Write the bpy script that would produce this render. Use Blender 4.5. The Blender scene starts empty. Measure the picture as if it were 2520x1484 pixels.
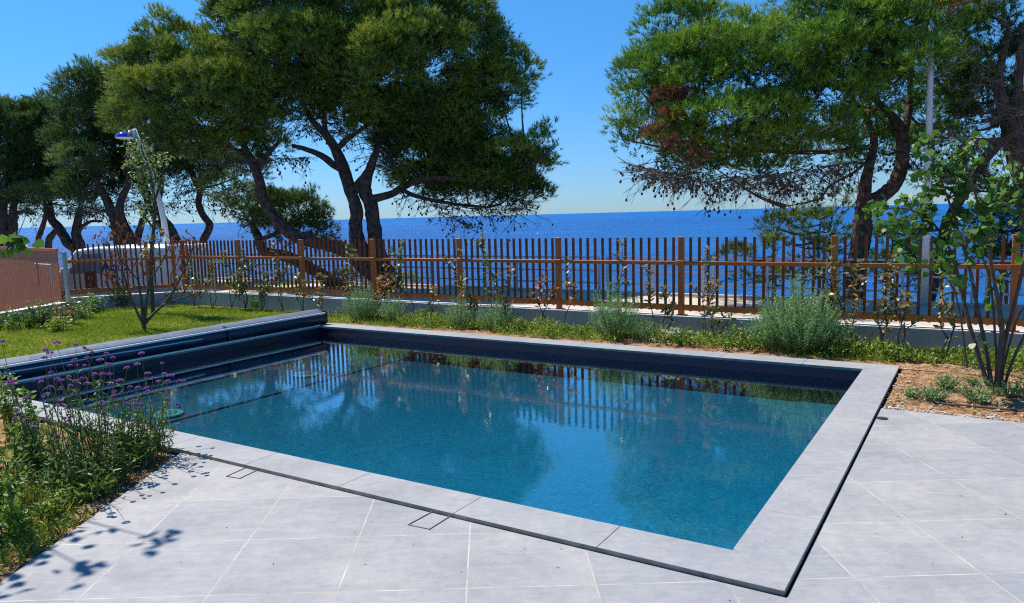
import bpy, bmesh, math, random
import numpy as np
from mathutils import Vector, Matrix
from mathutils.geometry import tessellate_polygon
random.seed(7); rng = np.random.default_rng(7)
SC = bpy.context.scene; COL = SC.collection

# ------------------------------------------------------------------ camera
PW, PH, F, CH = 2519.0, 1484.0, 1839.0, 1.72      # photo measured in this pixel frame
def _cam():
    p, r = math.radians(6.6), math.radians(1.5)
    fw = np.array([0, math.cos(p), -math.sin(p)]); rt = np.array([1., 0, 0]); up = np.cross(rt, fw)
    return math.cos(r)*rt - math.sin(r)*up, math.cos(r)*up + math.sin(r)*rt, fw
RT, UP, FW = _cam()
cam = bpy.data.cameras.new('camera'); co = bpy.data.objects.new('camera', cam); COL.objects.link(co)
co.matrix_world = Matrix(((RT[0], UP[0], -FW[0], 0), (RT[1], UP[1], -FW[1], 0), (RT[2], UP[2], -FW[2], CH), (0, 0, 0, 1)))
cam.sensor_width = 36; cam.lens = F/PW*36; cam.clip_start = 0.05; cam.clip_end = 60000
SC.camera = co

# ------------------------------------------------------------------ sky, sun, exposure
SUN_EL = math.radians(56)
sx, sy = -0.81, 0.586
SUN = Vector((sx*math.cos(SUN_EL), sy*math.cos(SUN_EL), math.sin(SUN_EL))).normalized()
w = bpy.data.worlds.new('World'); SC.world = w; w.use_nodes = True
nt = w.node_tree; nt.nodes.clear()
sky = nt.nodes.new('ShaderNodeTexSky'); sky.sky_type = 'NISHITA'; sky.sun_disc = False
sky.sun_elevation = SUN_EL; sky.sun_rotation = math.atan2(sx, sy)
sky.air_density = 1.0; sky.dust_density = 0.0; sky.ozone_density = 1.0; sky.altitude = 0
hs = nt.nodes.new('ShaderNodeHueSaturation'); hs.inputs['Saturation'].default_value = 1.11
hs.inputs['Hue'].default_value = 0.5
bg = nt.nodes.new('ShaderNodeBackground'); bg.inputs['Strength'].default_value = 0.09
wo = nt.nodes.new('ShaderNodeOutputWorld')
tn = nt.nodes.new('ShaderNodeMix'); tn.data_type = 'RGBA'; tn.blend_type = 'MULTIPLY'; tn.inputs[0].default_value = 1; tn.inputs[7].default_value = (.62, 1.0, 1.36, 1)
nt.links.new(sky.outputs[0], tn.inputs[6]); nt.links.new(tn.outputs[2], hs.inputs['Color']); tc = nt.nodes.new('ShaderNodeTexCoord'); sp = nt.nodes.new('ShaderNodeSeparateXYZ'); nt.links.new(tc.outputs['Generated'], sp.inputs[0])
hr = nt.nodes.new('ShaderNodeValToRGB'); nt.links.new(sp.outputs[2], hr.inputs[0]); e_ = hr.color_ramp.elements       # hazier, dimmer air low over the sea
e_[0].position = 0.0; e_[0].color = (.60, .60, .80, 1); e_[1].position = .30; e_[1].color = (1.08, 1.05, 1, 1); q_ = e_.new(.10); q_.color = (.78, .78, .92, 1)
hm = nt.nodes.new('ShaderNodeMix'); hm.data_type = 'RGBA'; hm.blend_type = 'MULTIPLY'; hm.inputs[0].default_value = 1
nt.links.new(hs.outputs[0], hm.inputs[6]); nt.links.new(hr.outputs[0], hm.inputs[7]); nt.links.new(hm.outputs[2], bg.inputs['Color']); nt.links.new(bg.outputs[0], wo.inputs[0])
sl = bpy.data.lights.new('sun', 'SUN'); sl.energy = 5.0; sl.angle = math.radians(0.53); sl.color = (1.0, 0.95, 0.87)
so = bpy.data.objects.new('sun', sl); COL.objects.link(so); so.rotation_euler = SUN.to_track_quat('Z', 'Y').to_euler(); so.location = (-20, 15, 40)
SC.view_settings.view_transform = 'Standard'; SC.view_settings.look = 'None'
SC.view_settings.gamma = 1.0; SC.view_settings.use_curve_mapping = False
SC.view_settings.exposure = 0.35
SC.cycles.max_bounces = 8; SC.cycles.transparent_max_bounces = 12
SC.cycles.diffuse_bounces = 3; SC.cycles.caustics_reflective = False; SC.cycles.caustics_refractive = False
SC.cycles.sample_clamp_indirect = 4
SC.cycles.use_denoising = False; SC.cycles.pixel_filter_type = 'BLACKMAN_HARRIS'; SC.cycles.filter_width = 1.15

# ------------------------------------------------------------------ coordinates
N0 = np.array([1.19764, 3.20346, 0.0]); U = np.array([0.53241828, 0.84648141, 0]); V = np.array([-0.84648141, 0.53241828, 0])
def P(u, v, z=0.0):                       # pool frame: u away from the viewer along the right edge, v leftwards
    q = N0 + U*u + V*v; return (q[0], q[1], z)
def ray(px, py): return FW + (px-PW/2)/F*RT - (py-PH/2)/F*UP
def at(px, py, y):                        # point seen at that place of the photo, y metres ahead
    d = ray(px, py); t = y/d[1]; return np.array([d[0]*t, y, CH + d[2]*t])
def gnd(px, py, z=0.0):
    d = ray(px, py); t = (z-CH)/d[2]; return np.array([d[0]*t, d[1]*t, z])
def on_u(px, py, u):                      # point on the vertical plane at pool coordinate u
    d = ray(px, py); o = np.array([0, 0, CH]); t = (u-(o-N0)@U)/(d@U); q = o+t*d; return q, (q-N0)@V, q[2]

# ------------------------------------------------------------------ materials
def mat(name): 
    m = bpy.data.materials.new(name); m.use_nodes = True; n = m.node_tree; n.nodes.clear()
    out = n.nodes.new('ShaderNodeOutputMaterial'); return m, n, out
def nd(n, t, **k):
    x = n.nodes.new(t)
    for a, b in k.items():
        if a in x.inputs.keys() if isinstance(a, str) else False: x.inputs[a].default_value = b
        else: setattr(x, a, b)
    return x
def ramp(n, stops, fac=None):
    r = n.nodes.new('ShaderNodeValToRGB'); e = r.color_ramp.elements
    while len(e) > 1: e.remove(e[-1])
    e[0].position = stops[0][0]; e[0].color = (*stops[0][1], 1)
    for p, c in stops[1:]:
        q = e.new(p); q.color = (*c, 1)
    if fac is not None: n.links.new(fac, r.inputs[0])
    return r
def noise(n, scale, detail=4, rough=.55, vec=None, dist=0):
    x = n.nodes.new('ShaderNodeTexNoise'); x.inputs['Scale'].default_value = scale; x.inputs['Detail'].default_value = detail
    x.inputs['Roughness'].default_value = rough; x.inputs['Distortion'].default_value = dist
    if vec is not None: n.links.new(vec, x.inputs['Vector'])
    return x
def geo_pos(n): return n.nodes.new('ShaderNodeNewGeometry').outputs['Position']
def bump(n, h, strength=.3, dist=.02):
    b = n.nodes.new('ShaderNodeBump'); b.inputs['Strength'].default_value = strength; b.inputs['Distance'].default_value = dist
    n.links.new(h, b.inputs['Height']); return b
def math_(n, op, a, b=None):
    x = n.nodes.new('ShaderNodeMath'); x.operation = op
    for i, q in enumerate((a, b)):
        if q is None: continue
        if isinstance(q, (int, float)): x.inputs[i].default_value = q
        else: n.links.new(q, x.inputs[i])
    return x.outputs[0]
def mixc(n, f, a, b, mode='MIX'):
    x = n.nodes.new('ShaderNodeMix'); x.data_type = 'RGBA'; x.blend_type = mode
    for s, q in ((0, f), (6, a), (7, b)):
        if isinstance(q, (int, float)): x.inputs[s].default_value = q
        elif isinstance(q, tuple): x.inputs[s].default_value = (*q, 1)
        else: n.links.new(q, x.inputs[s])
    return x.outputs[2]
def simple(name, stops, scale=6, rough=.7, bstr=.2, bscale=40, bdist=.01, metal=0, spec=.5, detail=5, coat=0):
    m, n, out = mat(name); p = geo_pos(n); nz = noise(n, scale, detail, .6, p)
    r = ramp(n, stops, nz.outputs['Fac']); b = n.nodes.new('ShaderNodeBsdfPrincipled')
    n.links.new(r.outputs[0], b.inputs['Base Color']); b.inputs['Roughness'].default_value = rough; b.inputs['Metallic'].default_value = metal
    b.inputs['Specular IOR Level'].default_value = spec; b.inputs['Coat Weight'].default_value = coat
    if bstr: n.links.new(bump(n, noise(n, bscale, 5, .6, p).outputs['Fac'], bstr, bdist).outputs[0], b.inputs['Normal'])
    n.links.new(b.outputs[0], out.inputs[0]); return m
def leafmat(name, stops, trans=.3, rough=.55, spec=.3):
    m, n, out = mat(name); a = n.nodes.new('ShaderNodeAttribute'); a.attribute_name = 'tint'
    r = ramp(n, stops, a.outputs['Fac']); b = n.nodes.new('ShaderNodeBsdfPrincipled'); b.inputs['Roughness'].default_value = rough
    b.inputs['Specular IOR Level'].default_value = spec; n.links.new(r.outputs[0], b.inputs['Base Color'])
    t = n.nodes.new('ShaderNodeBsdfTranslucent'); n.links.new(r.outputs[0], t.inputs['Color'])
    x = n.nodes.new('ShaderNodeMixShader'); x.inputs[0].default_value = trans
    n.links.new(b.outputs[0], x.inputs[1]); n.links.new(t.outputs[0], x.inputs[2]); n.links.new(x.outputs[0], out.inputs[0]); return m

def stone(name, tiles):
    m, n, out = mat(name); p = geo_pos(n); sep = nd(n, 'ShaderNodeSeparateXYZ'); n.links.new(p, sep.inputs[0])
    X, Y = sep.outputs[0], sep.outputs[1]
    n1 = noise(n, 1.6, 6, .6, p); n2 = noise(n, 14, 6, .65, p, .6); n3 = noise(n, 90, 3, .6, p)
    st = nd(n, 'ShaderNodeMapping'); st.inputs['Scale'].default_value = (3, 22, 10); st.inputs['Rotation'].default_value = (0, 0, .45); n.links.new(p, st.inputs[0])
    n4 = noise(n, 1.4, 6, .7, st.outputs[0], .8)
    c = ramp(n, [(.3, (.29, .29, .30)), (.5, (.345, .342, .345)), (.7, (.395, .385, .38))], n1.outputs['Fac']).outputs[0]
    c = mixc(n, .55, c, ramp(n, [(.3, (.40, .40, .42)), (.5, (.5, .5, .5)), (.68, (.58, .575, .56))], n2.outputs['Fac']).outputs[0], 'OVERLAY')
    c = mixc(n, .35, c, ramp(n, [(.35, (.38, .38, .38)), (.55, (.52, .52, .52)), (.7, (.56, .56, .56))], n4.outputs['Fac']).outputs[0], 'OVERLAY')
    n5 = noise(n, 38, 5, .7, st.outputs[0], 1.5); c = mixc(n, .5, c, ramp(n, [(.36, (.33, .33, .34)), (.47, (.5, .5, .5)), (.60, (.5, .5, .5)), (.68, (.66, .66, .64))], n5.outputs['Fac']).outputs[0], 'OVERLAY')
    n6 = noise(n, .55, 3, .5, p, .5); c = mixc(n, .6, c, ramp(n, [(.38, (.455, .46, .475)), (.5, (.5, .5, .5)), (.64, (.54, .53, .51))], n6.outputs['Fac']).outputs[0], 'OVERLAY')
    h = math_(n, 'ADD', math_(n, 'MULTIPLY', n2.outputs['Fac'], .6), math_(n, 'MULTIPLY', n4.outputs['Fac'], .8))
    b = n.nodes.new('ShaderNodeBsdfPrincipled')
    if tiles:
        pu = math_(n, 'DIVIDE', math_(n, 'ADD', math_(n, 'ADD', X, math_(n, 'MULTIPLY', math_(n, 'SUBTRACT', Y, 3.35), .03)), .25+61.1), .611)
        pv = math_(n, 'DIVIDE', math_(n, 'ADD', math_(n, 'SUBTRACT', Y, math_(n, 'MULTIPLY', X, .004)), -3.353+61.2), .612)
        fu, fv = math_(n, 'FRACT', pu), math_(n, 'FRACT', pv)
        eu = math_(n, 'MINIMUM', fu, math_(n, 'SUBTRACT', 1.0, fu)); ev = math_(n, 'MINIMUM', fv, math_(n, 'SUBTRACT', 1.0, fv))
        e = math_(n, 'MINIMUM', eu, ev)
        e = math_(n, 'ADD', e, math_(n, 'MULTIPLY', math_(n, 'SUBTRACT', n3.outputs['Fac'], .5), .004))
        gm = ramp(n, [(.0, (1, 1, 1)), (.0042, (1, 1, 1)), (.0075, (0, 0, 0))], e).outputs[0]
        idv = nd(n, 'ShaderNodeCombineXYZ'); n.links.new(math_(n, 'FLOOR', pu), idv.inputs[0]); n.links.new(math_(n, 'FLOOR', pv), idv.inputs[1])
        wn = nd(n, 'ShaderNodeTexWhiteNoise'); n.links.new(idv.outputs[0], wn.inputs[0])
        tv = ramp(n, [(0, (.44, .45, .46)), (.5, (.50, .497, .49)), (1, (.56, .54, .52))], wn.outputs['Value']).outputs[0]
        c = mixc(n, .8, c, tv, 'OVERLAY')
        gc = ramp(n, [(.3, (.30, .27, .22)), (.55, (.50, .46, .39)), (.75, (.62, .59, .53))], noise(n, 5, 4, .6, p).outputs['Fac']).outputs[0]
        c = mixc(n, gm, c, gc)
        h = math_(n, 'SUBTRACT', h, math_(n, 'MULTIPLY', gm, .5))
    sp = ramp(n, [(.0, (.15, .13, .1)), (.035, (.3, .28, .25)), (.06, (1, 1, 1))], nd2(n, p)).outputs[0]
    c = mixc(n, .6, c, sp, 'MULTIPLY')
    n.links.new(c, b.inputs['Base Color']); b.inputs['Roughness'].default_value = .62; b.inputs['Specular IOR Level'].default_value = .3
    n.links.new(bump(n, h, .25, .004).outputs[0], b.inputs['Normal']); n.links.new(b.outputs[0], out.inputs[0]); return m
def nd2(n, p):
    v = nd(n, 'ShaderNodeTexVoronoi'); v.inputs['Scale'].default_value = 5.5; v.inputs['Randomness'].default_value = 1; n.links.new(p, v.inputs['Vector'])
    return v.outputs['Distance']

M = {}
M['tile'] = stone('terrace_stone', True)
M['cope'] = stone('coping_stone', False)
M['grout'] = simple('joint_grout', [(.3, (.30, .26, .2)), (.7, (.5, .46, .4))], 7, .9, .2)
M['cope_edge'] = simple('coping_edge', [(.3, (.20, .165, .13)), (.7, (.42, .36, .29))], 9, .85)
M['soil'] = simple('soil', [(.25, (.20, .10, .048)), (.45, (.36, .19, .09)), (.6, (.50, .295, .15)), (.8, (.62, .44, .27))], 9, .95, 1.0, 26, .05, spec=.1, detail=8)
M['turf'] = simple('turf', [(.3, (.10, .13, .02)), (.5, (.18, .20, .025)), (.7, (.32, .27, .06))], 2.2, .95, .6, 60, .03, spec=.1)
M['liner'] = simple('liner', [(.3, (.007, .005, .024)), (.7, (.011, .008, .034))], 3, .5, .05, 30, .004)
M['render'] = simple('wall_render', [(.3, (.30, .31, .31)), (.7, (.38, .38, .37))], 3, .9, .25, 120, .004)
M['wallcap'] = simple('wall_cap', [(.3, (.6, .6, .58)), (.7, (.75, .74, .71))], 8, .85)
M['wood'] = simple('fence_paint', [(.3, (.42, .105, .016)), (.7, (.58, .16, .028))], 5, .5, .1, 30, .004, spec=.35)
M['picket'] = simple('picket_shaded_paint', [(.3, (.14, .036, .010)), (.7, (.25, .07, .017))], 5, .6, .15, 30, .004, spec=.3)  # fence paint darkened: the pickets' shade is put into this colour
M['gate'] = simple('gate_paint', [(.3, (.60, .12, .025)), (.7, (.70, .17, .04))], 4, .6, .1, 30, .003)
M['wire'] = simple('wire_paint', [(.3, (.40, .15, .075)), (.7, (.5, .21, .11))], 8, .5, 0)
M['greenpost'] = simple('green_post', [(.3, (.42, .46, .38)), (.7, (.52, .56, .46))], 5, .6, .1)
M['steel'] = simple('galvanised', [(.3, (.30, .33, .38)), (.7, (.42, .45, .50))], 12, .45, .05, 50, .002, metal=.4)
M['white'] = simple('white_paint', [(.3, (.70, .70, .68)), (.7, (.8, .8, .78))], 4, .35, .03, spec=.5)
M['pole'] = simple('pole_paint', [(.3, (.55, .54, .50)), (.7, (.70, .69, .65))], 7, .5, .05)
M['blue'] = simple('lamp_blue', [(.3, (.02, .04, .45)), (.7, (.03, .06, .55))], 4, .12, 0, coat=.5)
M['black'] = simple('black_rubber', [(.3, (.012, .012, .013)), (.7, (.03, .03, .03))], 8, .7)
M['glass'] = simple('dark_glass', [(.3, (.20, .24, .28)), (.7, (.26, .30, .34))], 2, .08, 0)
M['navytext'] = simple('navy_letter', [(.3, (.02, .02, .16)), (.7, (.03, .03, .2))], 4, .5, 0)
M['asphalt'] = simple('asphalt', [(.3, (.06, .06, .062)), (.7, (.11, .108, .105))], 3, .95, .4, 200, .005)
M['paving'] = simple('sand_paving', [(.3, (.46, .37, .29)), (.7, (.62, .53, .43))], 2.2, .9, .3, 60, .01)
M['rock'] = simple('shore_rock', [(.3, (.14, .12, .09)), (.6, (.28, .24, .18)), (.8, (.4, .36, .3))], 1.2, .95, 1, 4, .3)
M['bark'] = simple('pine_bark', [(.3, (.035, .026, .02)), (.5, (.10, .07, .055)), (.7, (.19, .135, .105))], 7, .95, 1.0, 16, .06, spec=.1, detail=6)
M['twig'] = simple('twig_bark', [(.3, (.06, .045, .035)), (.7, (.13, .10, .08))], 12, .9, .2)
M['twigpale'] = simple('pale_twig', [(.3, (.16, .13, .10)), (.7, (.30, .26, .21))], 12, .9, 0)
M['stem'] = simple('woody_stem', [(.3, (.045, .035, .028)), (.7, (.12, .09, .07))], 18, .85, .3)
M['greystem'] = simple('pale_stem', [(.3, (.14, .11, .085)), (.7, (.26, .21, .16))], 18, .85, .3)
M['gstem'] = simple('green_stem', [(.3, (.06, .10, .03)), (.7, (.12, .17, .05))], 12, .7, 0)
M['cone'] = simple('pine_cone', [(.3, (.03, .02, .014)), (.7, (.08, .055, .04))], 20, .9, .4)
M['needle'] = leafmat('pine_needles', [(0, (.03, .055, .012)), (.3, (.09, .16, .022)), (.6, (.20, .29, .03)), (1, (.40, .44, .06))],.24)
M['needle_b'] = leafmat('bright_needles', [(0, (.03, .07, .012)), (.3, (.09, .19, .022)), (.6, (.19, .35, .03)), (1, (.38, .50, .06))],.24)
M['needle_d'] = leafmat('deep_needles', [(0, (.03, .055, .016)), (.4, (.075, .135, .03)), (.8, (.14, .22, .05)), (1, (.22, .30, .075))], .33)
M['deadneedle'] = leafmat('dead_needles', [(0, (.12, .035, .015)), (1, (.32, .11, .045))], .15)
M['judas'] = leafmat('judas_leaf', [(0, (.045, .12, .016)), (.5, (.085, .19, .022)), (1, (.17, .30, .035))], .42, .4, .4)
M['photinia'] = leafmat('shrub_leaf', [(0, (.08, .13, .03)), (.4, (.20, .22, .05)), (.7, (.36, .24, .07)), (1, (.40, .10, .03))], .3, .35, .5)
M['greenleaf'] = leafmat('green_leaf', [(0, (.06, .13, .018)), (.5, (.14, .26, .028)), (1, (.32, .43, .06))], .35, .5)
M['weedleaf'] = leafmat('weed_leaf', [(0, (.09, .16, .018)), (.5, (.21, .33, .028)), (1, (.44, .48, .08))], .35, .5)
M['paleleaf'] = leafmat('pale_leaf', [(0, (.12, .17, .05)), (.5, (.21, .29, .08)), (1, (.38, .44, .16))], .35, .5)
M['santolina'] = leafmat('grey_green_leaf', [(0, (.09, .19, .065)), (.5, (.19, .35, .12)), (1, (.34, .48, .2))], .3, .6)
M['deadleaf'] = leafmat('dead_leaf', [(0, (.14, .035, .014)), (.6, (.30, .075, .028)), (1, (.42, .15, .06))], .25, .6)
M['grass'] = leafmat('grass_blade', [(0, (.11, .21, .016)), (.5, (.25, .36, .025)), (.8, (.45, .46, .045)), (1, (.6, .5, .14))], .35, .5)
M['verbleaf'] = leafmat('verbena_leaf', [(0, (.06, .12, .02)), (.5, (.13, .22, .035)), (1, (.26, .35, .07))], .3, .5)
M['purple'] = leafmat('purple_petal', [(0, (.20, .04, .17)), (.5, (.38, .15, .44)), (1, (.58, .34, .68))], .3, .6)
M['whitepetal'] = leafmat('white_petal', [(0, (.6, .6, .5)), (1, (.85, .85, .8))], .3, .6)
M['cover'] = simple('cover_fabric', [(.3, (.018, .024, .05)), (.7, (.028, .036, .07))], 5, .32, .35, 9, .02, spec=.5)
M['flap'] = simple('cover_flap', [(.3, (.10, .13, .18)), (.7, (.15, .18, .235))], 5, .5, .35, 8, .02)
M['alu'] = simple('aluminium', [(.3, (.72, .73, .74)), (.7, (.8, .8, .8))], 8, .35, .05, metal=.3)
M['drain'] = simple('drain_plastic', [(.3, (.25, .75, .72)), (.7, (.32, .82, .78))], 6, .5, .05)
M['drain_dark'] = simple('drain_grille', [(.3, (.10, .42, .42)), (.7, (.14, .5, .5))], 6, .5, .05)
M['red'] = simple('red_enamel', [(.3, (.5, .03, .02)), (.7, (.6, .05, .03))], 4, .4, 0)
M['sign_dark'] = simple('dark_sign', [(.3, (.06, .012, .01)), (.7, (.11, .02, .015))], 3, .5, 0)
M['sign_grey'] = simple('grey_sign', [(.3, (.25, .27, .3)), (.7, (.34, .36, .4))], 3, .5, 0)
M['stone_bit'] = simple('pebble', [(.3, (.30, .24, .17)), (.7, (.62, .54, .44))], 15, .9, .3)
M['hose'] = simple('irrigation_hose', [(.3, (.07, .04, .025)), (.7, (.12, .07, .045))], 8, .6, .1)

# pool floor: pale grey-green liner seen under tinted water
def pool_floor_mat():
    m, n, out = mat('pool_floor'); p = geo_pos(n); b = n.nodes.new('ShaderNodeBsdfPrincipled')
    r = ramp(n, [(.3, (.005, .165, .29)), (.7, (.008, .20, .34))], noise(n, 1.3, 5, .6, p).outputs['Fac'])
    n.links.new(r.outputs[0], b.inputs['Base Color']); b.inputs['Roughness'].default_value = .7; b.inputs['Specular IOR Level'].default_value = .2
    n.links.new(b.outputs[0], out.inputs[0]); return m
M['floor'] = pool_floor_mat()
def pool_water_mat():
    m, n, out = mat('pool_water'); p = geo_pos(n)
    a = noise(n, 9, 3, .5, p, .8); c = noise(n, 30, 2, .5, p, 1.2)
    h = math_(n, 'ADD', math_(n, 'MULTIPLY', a.outputs['Fac'], 1.0), math_(n, 'MULTIPLY', c.outputs['Fac'], .42))
    bp = bump(n, h, 1.0, .00028)
    fr = n.nodes.new('ShaderNodeFresnel'); fr.inputs['IOR'].default_value = 1.333; n.links.new(bp.outputs[0], fr.inputs['Normal'])
    g = n.nodes.new('ShaderNodeBsdfGlossy'); g.inputs['Roughness'].default_value = 0.0; n.links.new(bp.outputs[0], g.inputs['Normal'])
    t = n.nodes.new('ShaderNodeBsdfTransparent')
    rv = math_(n, 'ADD', .5, math_(n, 'MULTIPLY', math_(n, 'SUBTRACT', noise(n, 20, 2, .5, p, 2.2).outputs['Fac'], .5), math_(n, 'MULTIPLY', noise(n, 1.1, 3, .5, p).outputs['Fac'], 1.5)))
    rip = ramp(n, [(.36, (.34, .66, .76)), (.5, (.5, .84, .90)), (.64, (.68, 1.0, 1.0))], rv)  # lighter and darker ripples painted into the tint stand in for caustics
    n.links.new(rip.outputs[0], t.inputs['Color'])
    x = n.nodes.new('ShaderNodeMixShader'); n.links.new(math_(n, 'MINIMUM', math_(n, 'MULTIPLY', fr.outputs[0], 2.6), 1.0), x.inputs[0]); n.links.new(t.outputs[0], x.inputs[1]); n.links.new(g.outputs[0], x.inputs[2])
    n.links.new(x.outputs[0], out.inputs[0]); return m
M['water'] = pool_water_mat()
def sea_mat():
    m, n, out = mat('sea_water'); p = geo_pos(n); b = n.nodes.new('ShaderNodeBsdfPrincipled')
    mp = nd(n, 'ShaderNodeMapping'); mp.inputs['Scale'].default_value = (1, 2.6, 1); mp.inputs['Rotation'].default_value = (0, 0, .2); n.links.new(p, mp.inputs[0])
    a = noise(n, .9, 6, .62, mp.outputs[0], .5)
    mp2 = nd(n, 'ShaderNodeMapping'); mp2.inputs['Scale'].default_value = (.004, .02, 1); n.links.new(p, mp2.inputs[0])
    big = noise(n, 1.0, 5, .6, mp2.outputs[0])
    c = ramp(n, [(.3, (.002, .075, .29)), (.5, (.004, .11, .38)), (.7, (.008, .16, .47))], big.outputs['Fac'])
    n.links.new(c.outputs[0], b.inputs['Base Color']); b.inputs['Roughness'].default_value = .36; b.inputs['IOR'].default_value = 1.33
    b.inputs['Specular IOR Level'].default_value = .26
    mp3 = nd(n, 'ShaderNodeMapping'); mp3.inputs['Scale'].default_value = (.035, .30, 1); n.links.new(p, mp3.inputs[0])
    st_ = noise(n, 1.0, 6, .7, mp3.outputs[0], .6); a_ = math_(n, 'ADD', a.outputs['Fac'], math_(n, 'MULTIPLY', st_.outputs['Fac'], 3.0))
    n.links.new(bump(n, a_, 1.0, .6).outputs[0], b.inputs['Normal'])
    n.links.new(b.outputs[0], out.inputs[0]); return m
M['sea'] = sea_mat()

# ------------------------------------------------------------------ mesh helpers
def thing(name, label, cat, loc=(0, 0, 0), group=None):
    o = bpy.data.objects.new(name, None); COL.objects.link(o); o.location = Vector(loc); o.empty_display_size = .2
    o['label'] = label; o['category'] = cat
    if group: o['group'] = group
    return o
def tag(o, label, cat, group=None):
    o['label'] = label; o['category'] = cat
    if group: o['group'] = group
    return o
def link(name, me, m, parent=None, smooth=False):
    o = bpy.data.objects.new(name, me); COL.objects.link(o)
    if m is not None and not len(me.materials): me.materials.append(M[m] if isinstance(m, str) else m)
    if smooth:
        me.polygons.foreach_set('use_smooth', np.ones(len(me.polygons), dtype=bool))
    if parent is not None:
        o.parent = parent; g = parent; off = Vector((0, 0, 0))
        while g is not None: off += g.location; g = g.parent
        o.location = -off
    return o
class MB:
    def __init__(s): s.v = []; s.f = []
    def add(s, vs, fs):
        o = len(s.v); s.v += [tuple(map(float, q)) for q in vs]; s.f += [tuple(i+o for i in f) for f in fs]
    def obox(s, c, ax, ay, az, hx, hy, hz):        # oriented box, half sizes
        c = np.array(c, float); ax, ay, az = (np.array(q, float) for q in (ax, ay, az))
        vs = [c + ax*hx*i + ay*hy*j + az*hz*k for k in (-1, 1) for j in (-1, 1) for i in (-1, 1)]
        s.add(vs, [(0, 2, 3, 1), (4, 5, 7, 6), (0, 1, 5, 4), (2, 6, 7, 3), (0, 4, 6, 2), (1, 3, 7, 5)])
    def pbox(s, u0, u1, v0, v1, z0, z1):           # box in the pool frame
        c = np.array(P((u0+u1)/2, (v0+v1)/2, (z0+z1)/2)); s.obox(c, U, V, (0, 0, 1), abs(u1-u0)/2, abs(v1-v0)/2, abs(z1-z0)/2)
    def tube(s, pts, rads, seg=8, jit=0, cap=True):
        pts = [np.array(p, float) for p in pts]; n = len(pts)
        if isinstance(rads, (int, float)): rads = [rads]*n
        o = len(s.v); ref = np.array([0.13, 0.31, .94]); prev = None
        for i in range(n):
            t = pts[min(i+1, n-1)]-pts[max(i-1, 0)]; t = t/(np.linalg.norm(t)+1e-9)
            if prev is None:
                a = np.cross(t, ref)
                if np.linalg.norm(a) < .1: a = np.cross(t, (1, 0, 0))
            else: a = prev - t*(prev@t)
            a /= np.linalg.norm(a)+1e-9; prev = a; b = np.cross(t, a)
            for k in range(seg):
                an = 2*math.pi*k/seg; r = rads[i]*(1+(random.uniform(-jit, jit) if jit else 0))
                s.v.append(tuple(pts[i]+(a*math.cos(an)+b*math.sin(an))*r))
        for i in range(n-1):
            for k in range(seg):
                q = (k+1) % seg; s.f.append((o+i*seg+k, o+i*seg+q, o+(i+1)*seg+q, o+(i+1)*seg+k))
        if cap:
            s.f.append(tuple(o+k for k in range(seg))[::-1]); s.f.append(tuple(o+(n-1)*seg+k for k in range(seg)))
    def blob(s, c, r, sub=1, jit=.15, sc=(1, 1, 1)):
        bm = bmesh.new(); bmesh.ops.create_icosphere(bm, subdivisions=sub, radius=1)
        vs = [np.array(q.co)*r*(1+random.uniform(-jit, jit))*np.array(sc)+np.array(c) for q in bm.verts]
        s.add(vs, [tuple(q.index for q in f.verts) for f in bm.faces]); bm.free()
    def prism(s, poly, depth_vec):                 # polygon (3d pts) extruded
        a = [np.array(p, float) for p in poly]; b = [p+np.array(depth_vec, float) for p in a]; n = len(a)
        s.add(a+b, [tuple(range(n))[::-1], tuple(range(n, 2*n))] + [(i, (i+1) % n, n+(i+1) % n, n+i) for i in range(n)])
    def build(s, name, m, parent=None, smooth=False, bevel=0):
        me = bpy.data.meshes.new(name); me.from_pydata(s.v, [], s.f); me.update()
        if bevel:
            bm = bmesh.new(); bm.from_mesh(me); bmesh.ops.bevel(bm, geom=list(bm.edges), offset=bevel, segments=1, affect='EDGES'); bm.to_mesh(me); bm.free()
        bm = bmesh.new(); bm.from_mesh(me); bmesh.ops.recalc_face_normals(bm, faces=list(bm.faces)); bm.to_mesh(me); bm.free()
        return link(name, me, m, parent, smooth)
def tri_mesh(name, verts, nper, tint, m, parent=None):
    """verts (n*nper,3): every nper verts form one polygon; tint per vertex."""
    n = len(verts)//nper; me = bpy.data.meshes.new(name)
    me.vertices.add(len(verts)); me.vertices.foreach_set('co', np.ascontiguousarray(verts, dtype=np.float32).ravel())
    me.loops.add(len(verts)); me.loops.foreach_set('vertex_index', np.arange(len(verts), dtype=np.int32))
    me.polygons.add(n); me.polygons.foreach_set('loop_start', np.arange(0, len(verts), nper, dtype=np.int32))
    me.polygons.foreach_set('loop_total', np.full(n, nper, dtype=np.int32))
    at_ = me.attributes.new('tint', 'FLOAT', 'POINT'); at_.data.foreach_set('value', np.clip(tint, 0, 1).astype(np.float32))
    me.update(calc_edges=True)
    return link(name, me, m, parent)
def unit(a): return a/(np.linalg.norm(a, axis=-1, keepdims=True)+1e-9)
def rand_dirs(n): return unit(rng.normal(size=(n, 3)))
def frames(d):
    r = rand_dirs(len(d)); a = unit(np.cross(d, r)); return a, np.cross(d, a)
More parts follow.
